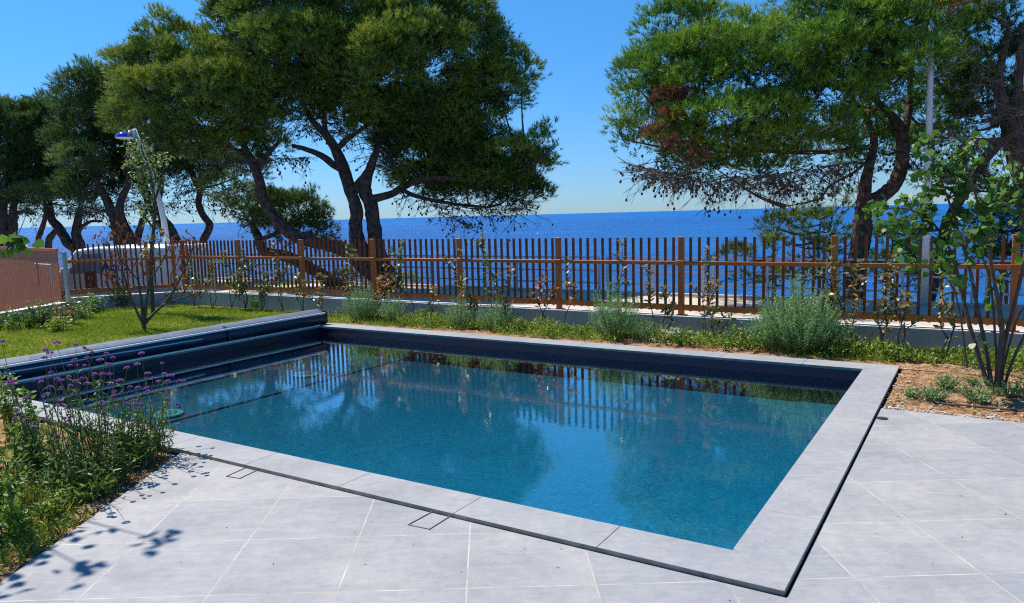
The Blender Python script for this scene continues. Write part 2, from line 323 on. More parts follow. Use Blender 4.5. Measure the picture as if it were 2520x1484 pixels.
# pine tufts: a short shoot bristling with thin needles
NEED = 13
def tufts(cent, dirs, size, tint):
    n = len(cent); a, b = frames(dirs)
    k = NEED; ph = rng.uniform(0, 2*math.pi, (n, k)); sp = rng.uniform(.25, 1.05, (n, k)); t0 = rng.uniform(0, .55, (n, k))
    nd_ = dirs[:, None]*np.cos(sp)[..., None] + (a[:, None]*np.cos(ph)[..., None]+b[:, None]*np.sin(ph)[..., None])*np.sin(sp)[..., None]
    base = cent[:, None] + dirs[:, None]*(t0*size[:, None])[..., None]
    tip = base + nd_*(size[:, None]*rng.uniform(.45, .75, (n, k)))[..., None]
    side = unit(np.cross(nd_, rand_dirs(n*k).reshape(n, k, 3)))*(size[:, None]*rng.uniform(.024, .045, (n, k)))[..., None]
    v = np.stack([base-side, base+side, tip], 2).reshape(-1, 3)
    t = np.repeat((tint[:, None]+rng.normal(0, .07, (n, k))).ravel(), 3)
    return v, t
def leaves(cent, dirs, length, width, tint, fold=.25, droop=0, kind='leaf'):
    """leaf: two quads? -> one hexagon each; dirs = midrib direction"""
    n = len(cent); up = unit(np.tile([0, 0, 1.], (n, 1))+rng.normal(0, .55, (n, 3)))
    s = unit(np.cross(dirs, up)); nn = np.cross(s, dirs); L = length[:, None]; W = width[:, None]
    if kind == 'round': pr = [(0, 0), (.08, .34), (.38, .52), (.75, .38), (1, 0), (.75, -.38), (.38, -.52), (.08, -.34)]
    else: pr = [(0, 0), (.3, .42), (.62, .40), (1, 0), (.62, -.40), (.3, -.42)]
    vs = [cent + dirs*L*x + s*W*y + nn*(abs(y)*W*fold - droop*L*x*x) for x, y in pr]
    v = np.stack(vs, 1).reshape(-1, 3); return v, np.repeat(tint, len(pr)), len(pr)

# ================================================================== THE SETTING
def struct(o, kind='structure'): o['kind'] = kind; return o
WATER_Z, FLOOR_Z, ST_Z, SEA_Z = -0.137, -0.43, -0.55, -4.2
UI0, UI1, VI0, VI1 = 0.30, 5.23, 0.32, 8.43       # inner edge of the coping
UO1, VO1 = 5.55, 8.75
C0 = np.array(P(6.75, 14.30)); C1 = np.array([-9.37, 15.70, 0]); C2 = np.array([-9.56, 13.97, 0])
LD = (C2-C1)/np.linalg.norm(C2-C1); C3 = C2+LD*14
def flat(name, outer, holes, z, m):
    polys = [[Vector((p[0], p[1], z)) for p in q] for q in [outer]+holes]
    pts = [p for q in polys for p in q]; me = bpy.data.meshes.new(name)
    tr = tessellate_polygon(polys); me.from_pydata([tuple(p) for p in pts], [], [tuple(t) for t in tr]); me.update()
    bm = bmesh.new(); bm.from_mesh(me)
    for f in bm.faces:
        f.normal_update()
        if f.normal.z < 0: f.normal_flip()
    bm.to_mesh(me); bm.free()
    return struct(link(name, me, m))
garden = [P(6.8, -16), P(6.8, 14.3), C1+np.array([-.05, .05, 0]), C2, C3, (-11, -8, 0), (14, -8, 0)]
flat('ground', garden, [[P(.05, .05), P(5.5, .05), P(5.5, 8.7), P(.05, 8.7)]], -.085, 'soil')
terr = [(-2.57, -4, 0), (-2.57, 5.573, 0), P(-.012, -.012), P(3.69, -.012), P(3.69, -9), (14, -4, 0)]
flat('terrace', terr, [], -.025, 'tile')
flat('lawn', [P(-3, 9.05), P(5.3, 9.05), P(5.75, 8.6), P(6.2, 7.2), P(6.62, 7.6), P(6.74, 14.2), C1+np.array([.1, -.15, 0]), C2+np.array([.12, 0, 0]), C2+LD*6], [], -.05, 'turf')
# rough soil sheets
def rough_sheet(name, corner, e1, e2, n1, n2, amp, m, z):
    c, a, b = (np.array(q, float) for q in (corner, e1, e2)); i, j = np.meshgrid(np.linspace(0, 1, n1), np.linspace(0, 1, n2), indexing='ij')
    co_ = c + i[..., None]*a + j[..., None]*b
    h = rng.normal(0, 1, (n1, n2)); 
    for k in range(2): h = (h+np.roll(h, 1, 0)+np.roll(h, -1, 0)+np.roll(h, 1, 1)+np.roll(h, -1, 1))/5*1.25
    edge = np.minimum(np.minimum(i, 1-i)*n1, np.minimum(j, 1-j)*n2); co_[..., 2] = z + amp*h*np.clip(edge/3, 0, 1)
    idx = np.arange(n1*n2).reshape(n1, n2); f = np.stack([idx[:-1, :-1], idx[1:, :-1], idx[1:, 1:], idx[:-1, 1:]], -1).reshape(-1, 4)
    me = bpy.data.meshes.new(name); me.from_pydata(co_.reshape(-1, 3).tolist(), [], f.tolist()); me.update()
    return struct(link(name, me, m))
rough_sheet('planting_soil', P(5.56, -2), P(6.74, -2) - np.array(P(5.56, -2)), P(5.56, 9.3)-np.array(P(5.56, -2)), 40, 330, .012, 'soil', -.035)
rough_sheet('planting_soil', P(3.70, -.02), P(5.57, -.02)-np.array(P(3.70, -.02)), P(3.70, -4.5)-np.array(P(3.70, -.02)), 70, 170, .014, 'soil', -.04)
rough_sheet('planting_soil', (-2.58, 1.5, 0), (0, 4.06, 0), (-4.5, 0, 0), 130, 140, .016, 'soil', -.045)
o_ = np.array(P(-.02, 4.5)); rough_sheet('planting_soil', o_, np.array(P(-2.2, 4.5))-o_, np.array(P(-.02, 9.5))-o_, 60, 130, .014, 'soil', -.05)
# street, promenade, shore and sea
flat('street', [P(6.7, -40), P(6.7, 14.45), P(4.6, 15.9), P(-20, 40), P(-20, 90), P(9.6, 90), P(9.6, -40)], [], ST_Z, 'asphalt')
flat('promenade', [P(9.6, -40), P(9.6, 90), P(15.75, 90), P(15.75, -40)], [], ST_Z+.02, 'paving')
kb = MB(); kb.pbox(9.5, 9.62, -40, 90, ST_Z-.1, ST_Z+.06); kb.pbox(15.6, 15.8, -40, 90, ST_Z-.3, ST_Z+.09); struct(kb.build('promenade_kerb', 'paving'))
def shore():
    n1, n2 = 24, 200; us = np.linspace(15.78, 26, n1); vs = np.linspace(-40, 90, n2); pts = []
    for i, u in enumerate(us):
        for j, v in enumerate(vs):
            t = (u-15.78)/10; z = ST_Z-.25 - 4.6*t**.7 + (0 if i == 0 else random.uniform(-.22, .16))
            pts.append(P(u, v+random.uniform(-.15, .15), z))
    f = [(i*n2+j, (i+1)*n2+j, (i+1)*n2+j+1, i*n2+j+1) for i in range(n1-1) for j in range(n2-1)]
    me = bpy.data.meshes.new('shore'); me.from_pydata(pts, [], f); me.update(); struct(link('shore', me, 'rock'))
shore()
flat('sea', [(-40000, -3000, 0), (40000, -3000, 0), (40000, 45000, 0), (-40000, 45000, 0)], [], SEA_Z, 'sea')

# ================================================================== THE POOL
pool = thing('swimming_pool', 'dark lined swimming pool with pale grey stone coping round blue water', 'swimming pool', P(2.7, 4.4, 0))
def coping():
    gap = .0017
    def side(name, a0, a1, b0, b1, axis, js):
        mb = MB(); ed = sorted([a0]+[j for j in js if a0 < j < a1]+[a1])
        for s, e in zip(ed[:-1], ed[1:]):
            s2, e2 = s+gap, e-gap
            def q(x, y): return (x, y) if axis == 'u' else (y, x)
            # mitred ends: outer side b0, inner side b1
            k = abs(b1-b0); so_, eo = s2, e2; si = s2+(k if s == a0 else 0); ei = e2-(k if e == a1 else 0)
            poly = [q(so_, b0), q(eo, b0), q(ei, b1), q(si, b1)]
            mb.prism([P(u, v, -.03) for u, v in poly], (0, 0, .03))
        o = mb.build(name, 'cope', pool, bevel=.0015); o.data.materials.append(M['cope_edge'])
        for f in o.data.polygons:
            if f.normal.z < .5 : f.material_index = 1
        # grout under the joints
        return o
    g = MB(); e = .004
    g.pbox(e, UI0-e, e, VO1-e, -.029, -.0035); g.pbox(UI1+e, UO1-e, e, VO1-e, -.029, -.0035); g.pbox(UI0-e, UI1+e, e, VI0-e, -.029, -.0035); g.pbox(UI0-e, UI1+e, VI1+e, VO1-e, -.029, -.0035); g.build('grout', 'grout', pool)
    js = [.935+.923*i for i in range(10)]
    side('coping', 0, VO1, 0, UI0, 'v', js)
    side('coping', 0, VO1, UO1, UI1, 'v', js)
    side('coping', 0, UO1, 0, VI0, 'u', [.90, 1.79, 2.32, 3.22, 3.76, 4.66])
    side('coping', 0, UO1, VO1, VI1, 'u', js)
coping()
def basin():
    mb = MB(); z0, z1 = -.031, FLOOR_Z-.05; t = .2
    mb.pbox(UI0+.004, UI0-t, VI0-t, VI1+t, z1, z0); mb.pbox(UI1-.004, UI1+t, VI0-t, VI1+t, z1, z0)
    mb.pbox(UI0+.004, UI1-.004, VI0+.004, VI0-t+.002, z1, z0); mb.pbox(UI0+.004, UI1-.004, VI1-.004, VI1+t-.002, z1, z0)
    mb.build('basin_wall', 'liner', pool)
    for u0 in (1.85, 3.85):
        s = MB(); s.pbox(u0, u0+.42, VI1-.008, VI1+.02, -.13, -.055); s.build('skimmer_opening', 'black', pool)
basin()
fl = MB()
fl.pbox(UI0, UI1, .950, 6.7025, FLOOR_Z-.2, FLOOR_Z); fl.build('basin_floor', 'floor', pool)
st = MB(); st.pbox(UI0, UI1, VI0, .948, FLOOR_Z-.2, FLOOR_Z+.012); st.build('bench_step', 'floor', pool)
st = MB(); st.pbox(UI0, UI1, 6.705, VI1, FLOOR_Z-.2, FLOOR_Z+.02); st.build('floor_step', 'floor', pool)
for (u_, v_) in ((3.70, 7.13), (1.50, 6.95)):
    d = MB(); c = np.array(P(u_, v_, FLOOR_Z+.03)); n_ = 28
    ring = [c+np.array([math.cos(a)*.17, math.sin(a)*.17, 0]) for a in np.linspace(0, 2*math.pi, n_, endpoint=False)]
    d.prism(ring, (0, 0, .02)); dr = d.build('floor_drain', 'drain', pool, bevel=.004)
    g = MB()
    for k in range(-3, 4):
        hw = math.sqrt(max(.0, .105**2-(k*.028)**2)); g.obox(c+np.array([0, k*.028, .024]), (1, 0, 0), (0, 1, 0), (0, 0, 1), hw, .008, .003)
    g.build('drain_grille', 'drain_dark', dr)
flat('pool_water', [P(UI0+.002, VI0+.002), P(UI1-.002, VI0+.002), P(UI1-.002, VI1-.002), P(UI0+.002, VI1-.002)], [], WATER_Z, 'water')
# flush skimmer hatches and the round drain hole in the terrace
def hatch(pts, label):
    m = MB()
    for a, b in zip(pts[:-1], pts[1:]):
        a, b = np.array(a), np.array(b); d = b-a; L = np.linalg.norm(d); d /= L; s = np.array([-d[1], d[0], 0])
        m.obox((a+b)/2+np.array([0, 0, -.0215]), d, s, (0, 0, 1), L/2+.003, .0013, .0025)
    return tag(m.build('access_hatch', 'cope_edge'), label, 'hatch', 'flush hatches cut in the terrace')
def g0(x, y): q = gnd(x, y, -.022); q[2] = 0; return q
hatch([g0(1120, 1262), g0(1056, 1302), g0(1004, 1291), g0(1063, 1259)], 'flush stone hatch in the terrace against the middle of the front coping')
hatch([g0(610, 1148), g0(557, 1172), g0(590, 1177), g0(640, 1153)], 'flush stone hatch in the terrace nearest the purple flowers')
hd = MB(); c = gnd(2170, 1030, -.025); ring = [c+np.array([math.cos(a)*.045, math.sin(a)*.045, -.001]) for a in np.linspace(0, 2*math.pi, 24, endpoint=False)]
hd.prism(ring, (0, 0, .006)); tag(hd.build('drain_hole', 'black'), 'round black drain hole in the terrace beside the right coping', 'drain')

# rolled cover along the left edge
def pool_cover():
    t = thing('pool_cover', 'rolled navy pool cover strapped along the left edge of the pool', 'pool cover', P(2.7, 8.6, 0))
    n = 140; us = np.linspace(-.3, 5.42, n); prof = []
    def wv(u, k): return .5*math.sin(u*3.1+k*1.7)+.3*math.sin(u*7.3+k*2.9)+.2*math.sin(u*15.1+k*.7)
    sect = []
    for k in range(22):                              # the roll: (dv, z)
        a = math.radians(-95+k*15); sect.append((math.cos(a), math.sin(a), k))
    mb = MB(); cv, cz, r = 8.60, .105, .10
    for u in us:
        sag = min(1, min(abs(u-1.55), abs(u-3.52))*6)       # pinched under the straps
        for ca, sa, k in sect:
            rr = r*(.93+.07*sag)*(1+.05*wv(u, k*.45)); mb.v.append(P(u, cv-ca*rr*1.25, cz+sa*rr))
    S = len(sect)
    for i in range(n-1):
        for k in range(S): q = (k+1) % S; mb.f.append((i*S+k, (i+1)*S+k, (i+1)*S+q, i*S+q))
    mb.f.append(tuple(range(S))); mb.f.append(tuple((n-1)*S+k for k in range(S))[::-1])
    mb.build('roll', 'cover', t, smooth=True)
    fb = MB(); m_ = 9
    for u in us:                                      # loose flap over the top, falling behind
        for k in range(m_):
            s = k/(m_-1); v = 8.52+.30*s; z = .188 + .07*math.sin(s*2.2) - .04*s*s + .010*wv(u, k*.8)*(.3+s); fb.v.append(P(u, v, z))
    for i in range(n-1):
        for k in range(m_-1): fb.f.append((i*m_+k, (i+1)*m_+k, (i+1)*m_+k+1, i*m_+k+1))
    fo = fb.build('flap', 'flap', t, smooth=True); sd = fo.modifiers.new('thick', 'SOLIDIFY'); sd.thickness = .006
    a = MB(); a.pbox(-.3, 5.47, 8.485, 8.520, .168, .196); a.build('bar', 'alu', t, bevel=.004)
    a = MB(); a.tube([P(u, 8.468+.006*wv(u, 3), .118+.006*wv(u, 5)) for u in us if u < 3.1], .008, 6); a.build('welt', 'alu', t)
    a = MB(); a.pbox(-.25, 5.23, 8.428, 8.445, -.004, .016); a.build('edge_rail', 'alu', t)
    s = MB()
    for k in range(3): s.obox(P(5.44, 8.60, .11), U, V, (0, 0, 1), .02, .12-.02*k, .09+.012*k)
    s.build('end_plate', 'black', t)
    for u in (1.55, 3.52, ):
        s = MB(); pts = []
        for k in range(14):
            an = math.radians(-75+k*14); pts.append((8.60-math.cos(an)*.131, .105+math.sin(an)*.118))
        pts += [(8.75, .236)]
        for (v0, z0), (v1, z1) in zip(pts[:-1], pts[1:]):
            c = np.array(P(u, (v0+v1)/2, (z0+z1)/2)); d = np.array(P(u, v1, z1))-np.array(P(u, v0, z0)); L = np.linalg.norm(d); d /= L
            s.obox(c, d, U, np.cross(d, U), L/2+.004, .018, .004)
        s.obox(P(u, 8.462, -.01), V, U, (0, 0, 1), .006, .018, .07)
        s.build('strap', 'black', t)
pool_cover()

# ================================================================== WALL AND FENCES
WT = .24; FZ0, FZ1 = .33, 1.345
def wall(name, label, pts, th, ztop, outward):
    t = thing(name, label, 'wall', pts[0])
    m = MB(); k = MB()
    for a, b in zip(pts[:-1], pts[1:]):
        a, b = np.array(a, float), np.array(b, float); d = b-a; d[2] = 0; L = np.linalg.norm(d); d /= L; s = np.array([-d[1], d[0], 0])*outward
        c = (a+b)/2+s*th/2; zt = ztop
        m.obox((c[0], c[1], (zt-.012-.8)/2), d, s, (0, 0, 1), L/2+.01, th/2, (zt-.012+.8)/2)
        k.obox((c[0], c[1], zt-.0055), d, s, (0, 0, 1), L/2+.012, th/2+.004, .0065)
    m.build('masonry', 'render', t); k.build('cap', 'wallcap', t); return t
wall('garden_wall', 'low grey rendered wall with white top along the sea side of the garden', [P(6.75, 14.3), P(6.75, -9)], .2, WT, 1)
wall('garden_wall', 'low grey rendered wall running left behind the lawn under the white van', [C0, C1], .2, WT-.02, -1)
wall('garden_wall', 'low grey rendered wall at the far left under the wire mesh fence', [C1, C3], .2, .14, -1)

def fence(label, origin, dirv, out, posts, panels):
    t = thing('picket_fence', label, 'fence', origin, 'rust brown picket fences'); o, d, s = (np.array(q, float) for q in (origin, dirv, out)); z = np.array([0, 0, 1.])
    for v in posts:
        m = MB(); m.obox(o+d*v+z*(FZ1+.01+WT)/2, d, s, z, .037, .037, (FZ1+.01-WT)/2)
        m.obox(o+d*v+z*(WT+.006), d, s, z, .075, .065, .006)
        m.obox(o+d*v-s*.04+z*.99, d, s, z, .055, .006, .03)
        m.build('post', 'wood', t, bevel=.004)
    for k, (a, b, npick) in enumerate(panels):
        m = MB(); L = b-a-.084; c = o+d*(a+b)/2
        for zz, hh in ((.985, .026), (.355, .040)):
            m.obox(c+z*zz-s*.008, d, s, z, L/2, .022, hh)
        for q in (-1, 1):
            m.obox(c+d*q*(L/2+.002)+z*.985-s*.034, d, s, z, .03, .004, .034)
        pn = m.build('panel', 'wood', t, bevel=.003)
        mass = MB() if k in FAR else None
        for j in range(npick):
            x = a+(b-a)*(j+1)/(npick+1)
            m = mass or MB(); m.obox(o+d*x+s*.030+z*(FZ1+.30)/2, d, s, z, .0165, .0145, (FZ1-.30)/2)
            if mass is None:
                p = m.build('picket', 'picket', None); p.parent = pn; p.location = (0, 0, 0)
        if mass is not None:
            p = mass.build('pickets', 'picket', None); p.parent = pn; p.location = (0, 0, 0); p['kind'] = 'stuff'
vp = [-2.93, -1.03, .877, 2.884, 4.851, 6.743, 8.684, 10.545, 12.424, 14.325]
FAR = (0, 7, 8)
fence('rust brown picket fence between the garden and the sea', np.array(P(6.85, 0)), V, U, vp, [(a, b, 15) for a, b in zip(vp[:-1], vp[1:])])
FAR = ()
rd = C1-C0; rd[2] = 0; RL = np.linalg.norm(rd); rd /= RL; rs = np.array([rd[1], -rd[0], 0])
if rs[1] < 0: rs = -rs
fence('rust brown picket fence in front of the white van', C0+rs*.1, rd, rs, [.13, .66], [(.13, .66, 3), (.66, RL-.04, 14)])

# wire mesh panel, its post, the rust boards behind it
def mesh_fence():
    t = thing('mesh_fence', 'pinkish welded wire mesh fence panel with folded ribs on the low wall at far left', 'fence', C1)
    d = LD; s = np.array([-d[1], d[0], 0]); z = np.array([0, 0, 1.])
    p = MB(); p.obox(C1+z*.66-d*.02, d, s, z, .035, .035, .54); p.build('post', 'greenpost', t, bevel=.005)
    z0, z1, L = .17, 1.2, 2.6; m = MB(); n = int(L/.05)
    ribs = [z0+.09, z1-.09]
    for k in range(n):
        c = C1+d*(.05+k*.05); pts = [(0, z0)]
        for r in ribs: pts += [(0, r-.05), (.032, r), (0, r+.05)]
        pts.append((0, z1+.03)); m.tube([c-s*q+z*zz for q, zz in pts], .003, 4, cap=False)
    for zz in (z0+.02, z0+.04, z0+.15, z0+.33, z0+.52, z0+.72, z1-.15, z1-.03, z1-.01):
        m.tube([C1+d*.02+z*zz+s*.004, C1+d*L+z*zz+s*.004], .0034, 4)
    m.build('wire_panel', 'wire', t)
mesh_fence()
def board_gate():
    a = np.array([-9.62, 15.9, 0]); b = np.array([-12.95, 18.92, 0]); d = (b-a)/np.linalg.norm(b-a); s = np.array([-d[1], d[0], 0]); z = np.array([0, 0, 1.])
    t = thing('board_gate', 'solid rust orange board gate behind the wire mesh fence', 'gate', a)
    m = MB(); n = 22; w_ = .3
    for k in range(n): m.obox(a+d*(.15+k*w_)+z*.36, d, s, z, w_/2-.004, .012, .86)
    m.build('boards', 'gate', t)
    f = MB(); f.obox(a+d*n*w_/2+z*1.235, d, s, z, n*w_/2, .03, .03); f.obox(a+d*n*w_/2+z*.0-s*.03, d, s, z, n*w_/2, .02, .03); f.build('frame', 'gate', t)
    h = MB(); q = at(125, 655, 15.45); h.tube([q+np.array([-.35, .05, .05]), q+np.array([0, 0, 0.03])], .012, 6); h.obox(q+z*-.16, d, s, z, .018, .012, .2); h.build('handle', 'steel', t)
board_gate()
m = MB(); m.tube([at(87, 617, 15.0), at(97, 705, 14.95)], .014, 6); m.tube([at(0, 632, 14.2), at(75, 633, 14.9)], .012, 6)
tag(m.build('garden_stake', 'wire'), 'thin pale stakes leaning against the wire mesh fence', 'stake')

# ------------------------------------------------------------------ van
def van():
    o = at(316, 740, 19.2); o[2] = ST_Z; ang = math.radians(-4)
    d = np.array([-math.cos(ang), -math.sin(ang), 0]); s = np.array([math.sin(ang)*1, -math.cos(ang), 0]); z = np.array([0, 0, 1.])
    t = thing('parked_van', 'white delivery van parked on the street behind the left picket fence', 'van', o)
    # side profile in (x along, z); nose toward the left of the photo
    prof = [(-2.0, .30), (-2.03, .9), (-1.98, 1.55), (-1.85, 1.74), (.2, 1.76), (.75, 1.70), (1.25, 1.15), (1.95, .98), (2.1, .75), (2.1, .32)]
    m = MB(); W = .86
    rows = []
    for q, ins in ((-W, .06), (-W+.06, 0), (W-.06, 0), (W, .06)):
        cx = sum(p[0] for p in prof)/len(prof); cz = .9
        rows.append([o+d*(cx+(x-cx)*(1-ins*.6))+z*(cz+(h-cz)*(1-ins))+s*q for x, h in prof])
    for r in rows: m.v += [tuple(p) for p in r]
    n = len(prof)
    for k in range(3):
        for i in range(n): j = (i+1) % n; m.f.append((k*n+i, k*n+j, (k+1)*n+j, (k+1)*n+i))
    m.f.append(tuple(range(n))); m.f.append(tuple(3*n+i for i in range(n)))
    m.build('body', 'white', t, bevel=.02)
    def side(poly, mname, name, off=.004, th=.01):
        mm = MB(); mm.prism([o+d*x+z*h+s*(W+off) for x, h in poly], s*th); return mm.build(name, mname, t)
    side([(.05, 1.12), (.05, 1.60), (.55, 1.58), (.98, 1.12)], 'glass', 'window')
    side([(-1.75, 1.12), (-1.75, 1.58), (-.15, 1.58), (-.15, 1.12)], 'white', 'cargo_panel', .004, .006)
    side([(-.05, .45), (-.05, 1.66), (-.035, 1.66), (-.035, .45)], 'black', 'door_seam', .002, .004)
    side([(1.02, .45), (1.02, 1.1), (1.035, 1.1), (1.035, .45)], 'black', 'door_seam', .002, .004)
    side([(-1.9, .62), (-1.9, .70), (1.9, .70), (1.9, .62)], 'sign_grey', 'rub_strip', .003, .014)
    side([(-.32, 1.0), (-.32, 1.05), (-.16, 1.05), (-.16, 1.0)], 'black', 'handle', .004, .03)
    for x in (-1.35, 1.3):
        ar = MB(); ar.prism([o+d*(x+math.cos(a)*.38)+z*(.31+math.sin(a)*.38)+s*(W+.003) for a in np.linspace(0, math.pi, 15)], s*.006); ar.build('wheel_arch', 'black', t)
        wh = MB(); wh.tube([o+d*x+z*.31+s*(W-.2), o+d*x+z*.31+s*(W+.012)], .30, 20); wo_ = wh.build('wheel', 'black', t)
        rm = MB(); rm.tube([o+d*x+z*.31+s*(W+.012), o+d*x+z*.31+s*(W+.03)], .19, 16); rm.build('rim', 'steel', wo_)
        for q in (-1,):
            wh = MB(); wh.tube([o+d*x+z*.31-s*(W-.2), o+d*x+z*.31-s*(W+.012)], .30, 20); wh.build('wheel', 'black', t)
    mi = MB(); mi.obox(o+d*.95+z*1.18+s*(W+.12), d, s, z, .06, .10, .09); mi.build('mirror', 'white', t, bevel=.02)
    cu = bpy.data.curves.new('lettering', 'FONT'); cu.body = 'Aqua'; cu.size = .34; cu.extrude = .004; cu.materials.append(M['navytext'])
    to = bpy.data.objects.new('lettering', cu); COL.objects.link(to); to.parent = t
    x = -d; mx = Matrix(((x[0], 0, s[0], 0), (x[1], 0, s[1], 0), (0, 1, 0, 0), (0, 0, 0, 1)))
    to.rotation_euler = mx.to_euler(); tp = at(246, 641, 18.3); lx = (tp-o)@d
    to.location = Vector(tuple(d*lx+z*1.16+s*(W+.018)))
van()
to = bpy.data.objects['lettering']; bpy.context.view_layer.update(); lm = bpy.data.meshes.new_from_object(to); lo = bpy.data.objects.new('van_lettering', lm); COL.objects.link(lo); lo.parent = to.parent; lo.location = to.location; lo.rotation_euler = to.rotation_euler; bpy.data.objects.remove(to)
def notice():
    q = at(223, 688, 16.05); t = thing('notice_board', 'small dark board with red drop hanging on the left picket fence', 'sign', q)
    d = rd; s = -rs; z = np.array([0, 0, 1.]); m = MB(); m.obox(q, d, s, z, .085, .008, .18); m.build('board', 'sign_dark', t)
    m = MB(); m.prism([q+s*.009+d*a+z*b for a, b in ((-.02, -.15), (.03, -.15), (.045, -.11), (.005, -.03), (-.035, -.11))], s*.004); m.build('drop_mark', 'red', t)
    m = MB()
    for a, b, c, e in ((0, .07, .05, .007), (-.04, .03, .008, .05), (.0, .0, .045, .007), (.035, .035, .008, .04)): m.obox(q+s*.011+d*a+z*b, d, s, z, c, .002, e)
    m.build('pale_mark', 'sign_grey', t)
notice()
def road_sign():
    q = at(466, 608, 19.5); t = thing('street_sign', 'small grey rectangular sign standing behind the corner of the picket fence', 'sign', (q[0], q[1], ST_Z))
    z = np.array([0, 0, 1.]); m = MB(); m.obox(q, (1, 0, 0), (0, 1, 0), z, .22, .01, .19); m.build('plate', 'sign_grey', t)
    m = MB(); m.obox(q+np.array([0, -.013, .02]), (1, 0, 0), (0, 1, 0), z, .17, .003, .13); m.build('face', 'white', t)
    m = MB(); m.tube([(q[0], q[1]+.03, ST_Z), (q[0], q[1]+.03, q[2]+.2)], .025, 8); m.build('pole', 'steel', t)
road_sign()

# ------------------------------------------------------------------ street lamps
def lamp():
    b = at(416, 690, 19.5); t = thing('street_lamp', 'slim pale street lamp with blue domed head between the left pines', 'street lamp', (b[0], b[1], ST_Z))
    pts = [(419, 745), (411, 607), (403, 541), (393, 496), (382, 459), (358, 390), (330, 318)]
    m = MB(); m.tube([at(x, y, 19.5) for x, y in pts], [.095, .085, .075, .07, .066, .058, .05], 12); m.build('pole', 'pole', t, smooth=True)
    h = at(307, 338, 19.3); e = at(330, 322, 19.5); m = MB(); m.tube([e, (e+h)/2+np.array([0, 0, .06]), h+np.array([.1, 0, .08])], .03, 8); m.build('arm', 'pole', t)
    m = MB(); n, k_ = 24, 7
    for k in range(k_):
        a = math.pi/2*k/(k_-1)
        for j in range(n): b2 = 2*math.pi*j/n; m.v.append((h[0]+math.cos(b2)*math.cos(a)*.23, h[1]+math.sin(b2)*math.cos(a)*.23, h[2]-.01+math.sin(a)*.155))
    for k in range(k_-1):
        for j in range(n): q = (j+1) % n; m.f.append((k*n+j, k*n+q, (k+1)*n+q, (k+1)*n+j))
    m.build('lamp_hood', 'blue', t, smooth=True)
    m = MB(); m.tube([h+np.array([0, 0, -.04]), h+np.array([0, 0, -.012])], [.17, .225], 24); m.build('diffuser', 'white', t)
lamp()
b = at(2271, 750, 16.4); t = thing('light_pole', 'tall plain white pole rising into the right pine crown', 'pole', (b[0], b[1], ST_Z))
m = MB(); m.tube([(b[0], b[1], ST_Z), at(2277, 560, 16.4), at(2284, 400, 16.4), at(2288, 220, 16.4), at(2291, 60, 16.4)], [.105, .085, .072, .06, .052], 14); m.build('shaft', 'pole', t, smooth=True)
m = MB(); m.obox((b[0], b[1], ST_Z+.03), (1, 0, 0), (0, 1, 0), (0, 0, 1), .17, .17, .012); m.build('base_plate', 'steel', t)

# ------------------------------------------------------------------ promenade railing, panel by panel
RN = ['beyond the far right judas tree', 'behind the big right pine trunk', 'under the right pine beside the white pole', 'against open sea left of the right pine', 'against open sea in the middle of the view', 'just right of the twin trunked pine', 'behind the leaning pine trunks', 'left of the leaning pine trunks', 'behind the street sign', 'behind the parked van', 'furthest left under the pines']
for k, v0 in enumerate([-6.5+2.95*i for i in range(11)]):
    L = 2.75; t = thing('promenade_railing', 'grey steel railing panel ' + RN[k], 'railing', P(15.5, v0, ST_Z), 'steel railing panels along the promenade')
    for dv in (.03, L/2, L-.03):
        m = MB(); m.pbox(15.47, 15.53, v0+dv-.03, v0+dv+.03, ST_Z, .47); m.build('post', 'steel', t)
    for zz in (.49, .12, -.22):
        m = MB(); m.pbox(15.475, 15.525, v0, v0+L, zz-.022, zz+.022); m.build('rail', 'steel', t)
bu = at(1323, 577, 120); q = at(1323, 577, 1); sc_ = (SEA_Z-CH)/(q[2]-CH); bp_ = np.array([q[0]*sc_, q[1]*sc_, SEA_Z])
t = thing('mooring_buoy', 'tiny pale yellow buoy floating on the open sea', 'buoy', bp_)
m = MB(); m.blob(bp_+np.array([0, 0, .18]), .30, 2, 0, (1, 1, .9)); m.build('float', 'white', t, smooth=True)
m = MB(); m.tube([bp_+np.array([0, 0, .4]), bp_+np.array([0, 0, .6])], .05, 8); m.build('top_mark', 'white', t)

# ================================================================== PINES
def smooth_path(pts, rads, sub=4):
    """Catmull-Rom through the joints so limbs bend instead of kinking"""
    pts = [np.array(p, float) for p in pts]; out = []; ro = []
    for i in range(len(pts)-1):
        p0, p1, p2, p3 = pts[max(i-1, 0)], pts[i], pts[i+1], pts[min(i+2, len(pts)-1)]
        for k in range(sub):
            t = k/sub; out.append(.5*((2*p1)+(-p0+p2)*t+(2*p0-5*p1+4*p2-p3)*t*t+(-p0+3*p1-3*p2+p3)*t**3)); ro.append(rads[i]*(1-t)+rads[i+1]*t)
    out.append(pts[-1]); ro.append(rads[-1]); return out, ro
def limb(mb, path, D, seg=9, jit=.10):
    """path: (px, py, width_px[, depth offset])"""
    pts = [at(p[0], p[1], D+(p[3] if len(p) > 3 else 0)) for p in path]; rads = [p[2]/2/F*D for p in path]
    a, b = smooth_path(pts, rads); mb.tube(a, b, seg, jit); return a
